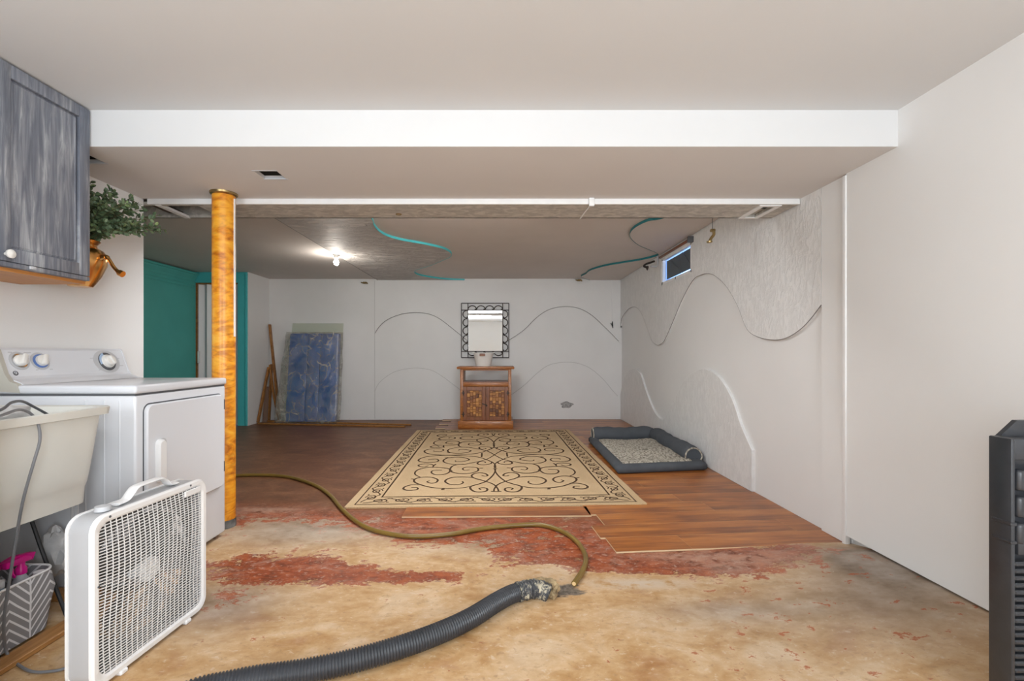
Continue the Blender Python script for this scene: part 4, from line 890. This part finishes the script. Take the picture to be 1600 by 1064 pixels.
# ------------------------------------------------------------------ dog bed
bed = thing('dog_bed', (1.47, 4.9, .01), 'grey bolster dog bed with a beige fleece middle against the wall', 'pet bed')
A_, B_, C_, D_ = (1.03, 4.13), (1.90, 4.27), (1.92, 5.72), (1.05, 5.62)
def lerp2(p, q, s_): return (p[0]+(q[0]-p[0])*s_, p[1]+(q[1]-p[1])*s_)
def quadp(u, v): a = lerp2(A_, B_, u); b = lerp2(D_, C_, u); return lerp2(a, b, v)
def qring(e, z, n=10):
    us = [e+(1-2*e)*k/n for k in range(n)]; r = [quadp(u, e*.65) for u in us]+[quadp(1-e, e*.65+(1-1.3*e)*k/n) for k in range(n)]+[quadp(1-e-(1-2*e)*k/n, 1-e*.65) for k in range(n)]+[quadp(e, 1-e*.65-(1-1.3*e)*k/n) for k in range(n)]
    return [(x, y, z) for x, y in r]
mb = MB(); mb.loft([qring(.02, .011), qring(.0, .03), qring(0.0, .062), qring(.02, .085), qring(.07, .088), qring(.11, .070)]); obj('base_cushion', mb, m_fabric, bed, angle=80)
n = 46; vs = []; 
for j in range(n+1):
    for i in range(n+1):
        u, v = .085+.80*i/n, .065+.80*j/n; x, y = quadp(u, v); h_ = .086+.014*mnoise.noise(Vector((x*3, y*3, 1)))+.006*mnoise.noise(Vector((x*38, y*30, 2)))+.02*math.sin(PI*i/n)*math.sin(PI*j/n)
        if i in (0, n) or j in (0, n): h_ = .07
        vs.append((x, y, h_))
mb = MB(); mb.add(vs, [(j*(n+1)+i, j*(n+1)+i+1, (j+1)*(n+1)+i+1, (j+1)*(n+1)+i) for j in range(n) for i in range(n)], 0, None, True); obj('fleece_pad', mb, m_fleece, bed, fixn=False, angle=180)
def bol(p, q, r, name, m=m_fabric):
    pth = []; 
    for k in range(25):
        s_ = k/24; x, y = lerp2(p, q, s_); pth.append((x, y, .11+.006*math.sin(s_*9)))
    R = [r*(.80+.2*smooth(0, .06, k/24)*smooth(1, .94, k/24))*(1+.04*math.sin(k*1.3)) for k in range(25)]
    mb = MB(); mb.tube(pth, R, 16); return obj(name, mb, m, bed, angle=60)
bol((1.10, 5.60), (1.84, 5.66), .088, 'back_bolster'); bol((1.835, 4.42), (1.86, 5.62), .088, 'side_bolster')
for x, y, dx, dy in ((1.833, 4.415, 0, -1), (1.095, 5.60, -1, 0)):
    mb = MB(); mb.tube([(x+dy*.078*math.cos(a), y+dx*.078*math.cos(a), .11+.078*math.sin(a)) for a in [-.4+4*k/16 for k in range(17)]], .007, 6); obj('piping', mb, m_fleece, bed)

# ------------------------------------------------------------------ oak cabinet
S = 6.74/720
CBX0, CBX1, CF, CBk = -.618, .131, 6.74, 7.18
cab = thing('oak_cabinet', (-.243, 6.96, 0), 'small oak cabinet with two carved doors against the back wall', 'cabinet')
CO = .0095
mb = MB(); mb.bbox(-.665, .175, CF-.04, CBk+.03, .868, .905, .012, 2); obj('top', mb, m_oak, cab)
mb = MB(); mb.bbox(CBX0, CBX0+.045, CF, CBk, .10, .868, .004); mb.bbox(CBX1-.045, CBX1, CF, CBk, .10, .868, .004); mb.box(CBX0+.045, CBX1-.045, CBk-.012, CBk, .11, .655)
mb.bbox(CBX0+.045, CBX1-.045, CF, CF+.02, .848, .868, .002); mb.box(CBX0+.045, CBX1-.045, CF+.02, CBk, .855, .868)
mb.bbox(CBX0+.045, CBX1-.045, CF, CF+.02, .615, .672, .003); obj('carcass', mb, m_oak, cab)
mb = MB(); mb.box(CBX0+.045, CBX1-.045, CF+.012, CBk, .662, .684); obj('shelf', mb, m_oakd, cab)
mb = MB(); mb.bbox(-.648, .158, CF-.045, CBk+.01, .0105, .115, .01, 2); obj('plinth', mb, m_oak, cab)
m_blk = rndmat('inlay_wood', [(0, (.10, .03, .008)), (.35, (.24, .08, .018)), (.7, (.42, .17, .035)), (1, (.58, .27, .07))], .4)
random.seed(21)
for side in (0, 1):
    x0 = CBX0+.045 if side == 0 else -.2425; x1 = -.2445 if side == 0 else CBX1-.045; z0, z1 = .118, .612
    f = MB(); s_ = .052
    for a in ((x0, x0+s_, z0, z1), (x1-s_, x1, z0, z1), (x0+s_, x1-s_, z0, z0+s_), (x0+s_, x1-s_, z1-s_, z1)): f.bbox(a[0], a[1], CF-.014, CF+.006, a[2], a[3], .003, 1)
    do = obj('door', f, m_oakd, cab)
    f = MB(); f.box(x0+s_-.004, x1-s_+.004, CF, CF+.006, z0+s_-.004, z1-s_+.004); obj('backing', f, m_oakd, do)
    f = MB(); cx0, cx1, cz0, cz1 = x0+s_+.006, x1-s_-.006, z0+s_+.006, z1-s_-.006; ncol = 5; w_ = (cx1-cx0)/ncol
    for c in range(ncol):
        z = cz0+random.uniform(-.01, .01)
        while z < cz1-.015:
            h_ = random.choice([.028, .036, .044, .055]); zz = min(z+h_, cz1); g = random.uniform(-.004, .006)
            f.bbox(cx0+c*w_+.001-g*.4, cx0+(c+1)*w_-.001+g*.4, CF-.006-random.uniform(0, .012), CF, max(z, cz0)+.001, zz-.001, .004, 1, rnd=random.uniform(.05, 1)); z = zz
    obj('inlay_blocks', f, m_blk, do, kind='stuff')
    hx = x0+.004 if side == 0 else x1-.004
    for hz in (.21, .52):
        f = MB(); f.bbox(hx-.026, hx+.022, CF-.018, CF-.013, hz-.006, hz+.006, .001, 1); f.bbox(hx-.01, hx+.006, CF-.020, CF-.013, hz-.035, hz+.035, .002, 1); obj('hinge', f, m_iron, do)
    if side == 0:
        f = MB(); f.bbox(-.30, -.215, CF-.022, CF-.014, .345, .358, .002, 1, M=Matrix.Translation((-.258, 0, .35)) @ Matrix.Rotation(.35, 4, 'Y') @ Matrix.Translation((.258, 0, -.35))); f.lathe([(.012, 0), (.008, .014), (0, .016)], 12, M=Matrix.Translation((-.235, CF-.02, .338)) @ Matrix.Rotation(PI/2, 4, 'X')); obj('latch', f, m_iron, do)
# white pot on top
bk = thing('white_bucket', (-.285, 6.93, .905), 'white tapered tub with a brown tag on the oak cabinet', 'bucket')
bx, by = -.285, 6.93
mb = MB(); rg = []
for r, z in ((.108, .906), (.113, .915), (.148, 1.095), (.158, 1.105), (.156, 1.112), (.144, 1.105), (.106, .93)): rg.append([(bx+r*math.cos(a)*1.0, by+r*.8*math.sin(a), z) for a in [2*PI*k/40 for k in range(40)]])
mb.loft(rg); obj('body', mb, m_ceramic, bk)
mb = MB(); mb.bbox(bx-.052, bx+.03, by-.128, by-.116, 1.058, 1.096, .003, 1); obj('tag', mb, m_oakd, bk, label='brown wooden grip')
for a in (-1, 1):
    mb = MB(); mb.bbox(bx+a*.15-.02, bx+a*.15+.02, by-.04, by+.04, 1.10, 1.118, .006, 2); obj('side_lug', mb, m_ceramic, bk)
# ------------------------------------------------------------------ mirror
mr = thing('wall_mirror', (-.285, 7.6, 1.027), 'rectangular mirror in a black scrolled iron frame above the oak cabinet', 'mirror')
ox0, ox1, oz0, oz1 = -.676, .106, 1.030, 1.925; ix0, ix1, iz0, iz1 = -.568, .006, 1.132, 1.812; yM = 7.592
def bar(m_, a, b, r=.008): m_.tube([a, b], r, 4)
f = MB(); g_ = .007
for a, b in (((ox0, oz0), (ox1, oz0)), ((ox1, oz0), (ox1, oz1)), ((ox1, oz1), (ox0, oz1)), ((ox0, oz1), (ox0, oz0)), ((ix0, oz0), (ix0, oz1)), ((ix1, oz0), (ix1, oz1)), ((ox0, iz0), (ox1, iz0)), ((ox0, iz1), (ox1, iz1))): bar(f, (a[0], yM, a[1]), (b[0], yM, b[1]), .009)
fr = obj('frame', f, m_iron, mr)
MT = Matrix.Translation((0, 7.600, iz0)) @ Matrix.Rotation(math.radians(.3), 4, 'X') @ Matrix.Translation((0, -7.600, -iz0))
f = MB(); f.box(ix0+.004, ix1-.004, 7.598, 7.603, iz0+.004, iz1-.004, M=MT); obj('mirror_glass', f, m_mirror, mr)
f = MB(); f.box(ix0+.0, ix1-.0, 7.609, 7.615, iz0, iz1); obj('backing', f, m_blackr, mr)
def scroll(p, q, out, w):  # C scroll between p and q bulging outward
    P_, Q_ = Vector(p), Vector(q); d_ = (Q_-P_); L_ = d_.length; d_ = d_.normalized(); o_ = Vector(out); pts = []
    for k in range(13):
        a = PI*k/12; pts.append(P_+d_*(L_*.5-L_*.5*math.cos(a))+o_*w*math.sin(a)*.80)
    for k in range(1, 8):
        a = k*.5; r = .026*(1-k/12); pts.append(Q_+d_*(-r*math.sin(a)*1.0-.004)+o_*(-.012+r*.9*(math.cos(a)-1)*-.6-.0))
    m_ = MB(); m_.tube([(x, yM-.004, z) for x, z in pts], .0078, 5); obj('scroll', m_, m_iron, mr)
for n_, a0, a1, zz, out in ((4, ix0, ix1, iz1+.012, (0, 1)), (4, ix0, ix1, iz0-.012, (0, -1))):
    st_ = (a1-a0)/n_
    for k in range(n_): scroll((a0+st_*k+.004, zz), (a0+st_*(k+1)-.004, zz), out, .075 if out[1] > 0 else .07)
for n_, xx, out in ((5, ix0-.012, (-1, 0)), (5, ix1+.012, (1, 0))):
    st_ = (iz1-iz0)/n_
    for k in range(n_): scroll((xx, iz1-st_*k-.004), (xx, iz1-st_*(k+1)+.004), out, .088)

# ------------------------------------------------------------------ leaning things in the far left corner
def lean(x0, y0, z0, x1, y1, z1, m_, th=.012):   # slab corners bottom-left/right -> top
    pass
gp = MB(); gp.add([(-3.50, 7.36, .012), (-2.64, 7.36, .012), (-2.62, 7.60, 1.595), (-3.46, 7.60, 1.595), (-3.50, 7.366, .012), (-2.64, 7.366, .012), (-2.62, 7.606, 1.595), (-3.46, 7.606, 1.595)], [(0, 1, 2, 3), (7, 6, 5, 4), (0, 4, 5, 1), (1, 5, 6, 2), (2, 6, 7, 3), (3, 7, 4, 0)])
o = obj('glass_sheet', gp, m_paneglass, origin=(-3.06, 7.36, .012)); tag(o, 'tall pale green glass sheet leaning behind the blue wrapped mat', 'glass sheet')
bp = thing('wrapped_mat', (-3.0, 7.2, .0), 'folded blue vinyl mat wrapped in crinkled clear plastic leaning on the wall', 'mat')
shear = lambda p: Vector((p[0]-.0, p[1]+(p[2])*.13, p[2]))
def sheared(m_):
    m_.v = [tuple(shear(v)) for v in m_.v]; return m_
for i, (x0, x1) in enumerate(((-3.40, -3.10), (-3.098, -2.90), (-2.898, -2.62))):
    m_ = MB(); m_.bbox(x0+.0, x1, 7.19, 7.31, .03, 1.42, .018, 2); obj('mat_fold', sheared(m_), m_matblue, bp)
# film: subdivided crumpled shell
bm = bmesh.new(); bmesh.ops.create_cube(bm, size=1); bmesh.ops.subdivide_edges(bm, edges=bm.edges, cuts=26, use_grid_fill=True)
for v in bm.verts:
    c_ = v.co; wz = .5-c_.z; x = -3.02+c_.x*(.84+.14*wz)-.05*wz; y = 7.25+c_.y*.16; z = .72+c_.z*1.44
    nv_ = mnoise.noise(Vector((x*5, z*4, y*3)))*.035+abs(mnoise.noise(Vector((x*11+z*6, z*9-x*5, 2))))*.028
    y += nv_*(1 if c_.y > 0 else -1)*.7-(.01 if c_.y < 0 else -.01); x += .025*mnoise.noise(Vector((z*4, y, 7)))*(1 if c_.x > 0 else -1)+(.03*max(0, .1-abs(c_.z+.08))*10*.8 if c_.x > 0 else 0)*.6
    v.co = (x, min(y, 7.335), z)
m_ = MB(); m_.bm(bm); obj('plastic_film', sheared(m_), m_film, bp, angle=180)
def stick(p0, p1, w, label, name='wood_trim', th=.012, m=m_trimw, cat='wood trim', mid=None):
    m_ = MB(); pts = [p0, p1] if mid is None else cr([p0, mid, p1], 8)
    m_.tube(pts, w*1.25, 4, flat=.6); o = obj(name, m_, m, origin=p0); return tag(o, label, cat)
def pt(x, y, d): return P3(x, y, d)
g_ = 'wood trims leaning in the far left corner'
stick((*G(437, 656.5), .012), pt(421.5, 507, 7.58), .026, 'tallest brown wood strip leaning in the far left corner', mid=pt(428.5, 575, 7.52))
stick((*G(403, 661.5), .012), pt(420, 574, 7.50), .026, 'leftmost brown strip leaning outward to the left in the far corner')
stick((*G(420.5, 657.5), .012), pt(424.5, 569, 7.54), .024, 'upright brown strip between the splayed strips in the far corner')
stick((*G(436, 657.5), .012), pt(422, 570, 7.5), .022, 'bowed brown strip under the tallest strip in the far corner', mid=pt(427, 612, 7.47))
m_ = MB(); a, b = Vector((*G(413.5, 660.5), .012)), Vector(pt(417, 604, 7.48)); m_.add([a+Vector((-.035, 0, 0)), a+Vector((.035, 0, 0)), b+Vector((.03, 0, 0)), b+Vector((-.03, 0, 0)), a+Vector((-.035, .012, 0)), a+Vector((.035, .012, 0)), b+Vector((.03, .012, 0)), b+Vector((-.03, .012, 0))], [(3, 2, 1, 0), (4, 5, 6, 7), (0, 1, 5, 4), (1, 2, 6, 5), (2, 3, 7, 6), (3, 0, 4, 7)])
o = obj('wood_board', m_, mat('dull_brown_board', (.20, .12, .085), .6), origin=a); tag(o, 'short dull brown board standing among the corner strips', 'board')
for (a, b, lab) in (((417, 659), (642.6, 664.6), 'long wood trim on the floor nearest the back wall'), ((403, 662.8), (633, 667.6), 'long wood trim on the floor in front of the other one')):
    A0, B0 = Vector((*G(*a), 0)), Vector((*G(*b), 0)); dv = (B0-A0); Lx = dv.length; dv.normalize(); nv = Vector((-dv.y, dv.x, 0))
    m_ = MB(); m_.bbox(0, Lx, -.02, .02, 0, .022, .004, 1); o = obj('wood_trim', m_, m_trimw, local=True); o.location = A0+Vector((0, 0, .001)); o.rotation_euler = (0, 0, math.atan2(dv.y, dv.x)); tag(o, lab, 'wood trim')

# ------------------------------------------------------------------ bulb, hooks, clips
bl = thing('ceiling_bulb', (-2.04, 5.70, 2.13), 'bare lit bulb in a white ceiling socket over the far room', 'light bulb')
mb = MB(); mb.lathe([(.06, 2.331), (.06, 2.322), (.032, 2.312), (.03, 2.275), (.0, 2.275)], 24, (-2.055, 5.70, 0)); obj('socket', mb, m_ceramic, bl)
mb = MB(); mb.lathe([(.014, 2.275), (.016, 2.262), (.030, 2.238), (.033, 2.22), (.026, 2.198), (.012, 2.188), (0, 2.186)], 24, (-2.055, 5.70, 0)); obj('bulb', mb, m_bulb, bl)
plo.location = (-2.055, 5.70, 2.14)
def small(name, label, cat, parts):
    for i, (m_, mt) in enumerate(parts): 
        pass
c_ = P3(1113, 366, 3.55)
hk = thing('brass_fitting', c_, 'brass fitting dangling on a wire near the right wall vent', 'fitting')
m_ = MB(); m_.tube([(c_[0], c_[1], 2.309), (c_[0]+.002, c_[1], c_[2]+.02)], .0025, 6); obj('wire', m_, m_cord, hk)
m_ = MB(); m_.tube(cr([(c_[0]+.008, c_[1], c_[2]+.03), (c_[0]+.012, c_[1], c_[2]), (c_[0]-.005, c_[1], c_[2]-.025), (c_[0]-.02, c_[1], c_[2]-.05)], 4), .011, 8); m_.lathe([(.004, 0), (.02, .004), (.022, .014), (.006, .02)], 12, (c_[0]-.022, c_[1], c_[2]-.068)); m_.bbox(c_[0]-.016, c_[0]+.022, c_[1]-.012, c_[1]+.012, c_[2]+.018, c_[2]+.04, .005, 1); obj('body', m_, m_brass, hk)
c_ = P3(1013, 416, 5.75)
hk = thing('brass_fitting', c_, 'brown pipe elbow and brass valve at the left end of the high window', 'fitting')
m_ = MB(); m_.tube(cr([(c_[0]+.115, c_[1], 2.309), (c_[0]+.115, c_[1], c_[2]+.03), (c_[0]+.10, c_[1], c_[2]-.002), (c_[0]+.03, c_[1], c_[2]-.0)], 5), .011, 8); obj('pipe', m_, m_greyp, hk)
m_ = MB(); m_.tube(cr([(c_[0]+.07, c_[1]-.02, c_[2]+.06), (c_[0]+.03, c_[1]-.02, c_[2]+.045), (c_[0]-.04, c_[1]-.02, c_[2]+.02), (c_[0]-.06, c_[1]-.02, c_[2]-.005), (c_[0]-.02, c_[1]-.02, c_[2]-.02)], 4), .013, 8); m_.lathe([(.0, -.06), (.012, -.04), (.02, -.01), (.01, .0)], 10, (c_[0]-.02, c_[1]-.02, c_[2])); obj('valve', m_, m_iron, hk)
for x, y, lab in ((905, 437.5, 'tiny brown hook where the far ceiling meets the back wall'), (570, 441.5, 'small rusty clip under the far ceiling left of the bulb line')):
    c_ = P3(x, y, 7.56); m_ = MB(); m_.tube(cr([(c_[0]-.06, 7.56, c_[2]+.005), (c_[0]-.01, 7.55, c_[2]-.012), (c_[0]+.03, 7.55, c_[2]-.004), (c_[0]+.045, 7.56, c_[2]-.02)], 4), .009, 6); m_.bbox(c_[0]-.03, c_[0]+.03, 7.545, 7.618, c_[2]-.012, c_[2]+.012, .004, 1)
    o = obj('hook', m_, m_brass, origin=c_); tag(o, lab, 'hook')
c_ = P3(957, 508, 7.60)
hk = thing('hanging_string', (c_[0], 7.6, c_[2]), 'thin string with a dark clip hanging in the far right corner', 'string')
m_ = MB(); m_.tube([(c_[0]-.01, 7.6, 2.309), (c_[0]-.012, 7.605, 1.9), (c_[0], 7.6, c_[2]+.06)], .003, 5); obj('string', m_, m_trim, hk)
m_ = MB(); m_.tube([(c_[0], 7.6, c_[2]+.06), (c_[0]-.004, 7.595, c_[2]), (c_[0]+.008, 7.6, c_[2]-.05)], [.006, .013, .005], 8); m_.tube([(c_[0], 7.6, c_[2]), (c_[0]-.03, 7.6, c_[2]+.03)], .006, 6); obj('clip', m_, m_blackr, hk)
c_ = G2(623, 334.5, MZ); m_ = MB(); m_.lathe([(0, MZ-.006), (.018, MZ-.006), (.022, MZ-.001), (0, MZ-.001)], 14, (*c_, 0)); o = obj('ceiling_plug', m_, m_brass, origin=(*c_, MZ)); tag(o, 'small brass cap on the mottled strip under the beam', 'cap')
c_ = G2(1058, 0, MZ) if False else None

# ------------------------------------------------------------------ fluorescent fixture overhead (seen in the mirror)
fx = thing('ceiling_light', (-.75, .55, 2.286), 'fluorescent wrap light on the near ceiling, reflected in the mirror', 'ceiling light')
m_ = MB(); m_.bbox(-1.12, -.36, .43, .67, 2.262, 2.285, .004, 1); obj('housing', m_, m_whitep, fx)
m_ = MB(); rg = []
for x in (-1.11, -.37): rg.append([(x, .55+.105*math.cos(a), 2.262-.075*math.sin(a)) for a in [PI*k/14 for k in range(15)]])
m_.loft(rg); obj('diffuser', m_, m_tube, fx, angle=60)
for x in (-1.12, -.37): m_ = MB(); m_.bbox(x, x+.012, .435, .665, 2.18, 2.262, .003, 1); obj('end_cap', m_, m_chrome, fx)

fx = thing('ceiling_light', (-.6, 3.51, 2.331), 'added flat fill light on the far ceiling, out of view behind the beam', 'ceiling light')  # added unseen fixture that brightens the far room
m_ = MB(); m_.bbox(-1.3, .1, 3.40, 3.62, 2.309, 2.331, .004, 1); obj('housing', m_, m_whitep, fx)
m_ = MB(); rg = []
for x in (-1.29, .09): rg.append([(x, 3.51+.09*math.cos(a), 2.309-.045*math.sin(a)) for a in [PI*k/14 for k in range(15)]])
m_.loft(rg); obj('diffuser', m_, m_fill, fx, angle=60)
# ------------------------------------------------------------------ black plastic rack at right edge
rk = thing('black_rack', (1.62, 1.33, 0), 'black plastic ribbed rack standing at the right edge of the photo', 'rack')
RX, RY0, RY1, RZ = 1.425, 1.29, 1.352, .852
m_ = MB(); m_.bbox(RX, RX+.012, RY0, RY1, .056, RZ, .004, 2); m_.bbox(RX+.40, RX+.435, RY0, RY1, .056, RZ, .005, 2); m_.bbox(RX+.008, RX+.405, RY0, RY1, RZ-.06, RZ, .005, 2); m_.bbox(RX+.008, RX+.405, RY0, RY1, .056, .11, .005, 2); m_.bbox(RX+.02, RX+.42, RY0, RY1, .555-.03, .575, .005, 2)
obj('frame', m_, m_black, rk)
m_ = MB(); m_.prism([(RX+.02, RZ-.001), (RX+.435, RZ-.001), (RX+.435, RZ+.05), (RX+.07, RZ+.045)], lambda u, v, w: (u, w, v), RY1-.014, RY1); obj('top_lip', m_, m_black, rk)
m_ = MB(); m_.box(RX+.008, RX+.405, RY1-.012, RY1-.004, .10, RZ-.05); obj('back_panel', m_, m_black, rk)
for c in range(5):
    for r_ in range(3):
        x = RX+.017+c*.076; z = .765-r_*.075; m_ = MB(); m_.bbox(x, x+.028, RY0-.004, RY1-.012, z-.06, z, .010, 3); obj('fin', m_, m_black, rk)
for r_ in range(20):
    z = .505-r_*.02; m_ = MB(); m_.bbox(RX+.014, RX+.395, RY0+.002, RY0+.02, z-.013, z, .004, 1); obj('louvre', m_, m_black, rk)
m_ = MB(); m_.bbox(RX-.003, RX+.014, RY0-.003, RY1-.01, .608, .618, .002, 1); m_.bbox(RX-.003, RX+.014, RY0-.003, RY1-.01, .557, .566, .002, 1); obj('latch', m_, m_chrome if False else m_black, rk)

# groups of alike things
for o in C.objects:
    if o.parent is None and 'label' in o:
        n = o.name.split('.')[0]
        if n in ('bottle', 'spray_bottle'): o['group'] = 'bottles in the chevron bag'
        elif n == 'wood_trim': o['group'] = 'wood trim strips in the far left corner'
        elif n == 'power_cord': o['group'] = 'cords over the laundry tub'
        elif n == 'hook': o['group'] = 'small hooks under the far ceiling'
        elif n == 'brass_fitting': o['group'] = 'old pipe fittings by the high window'
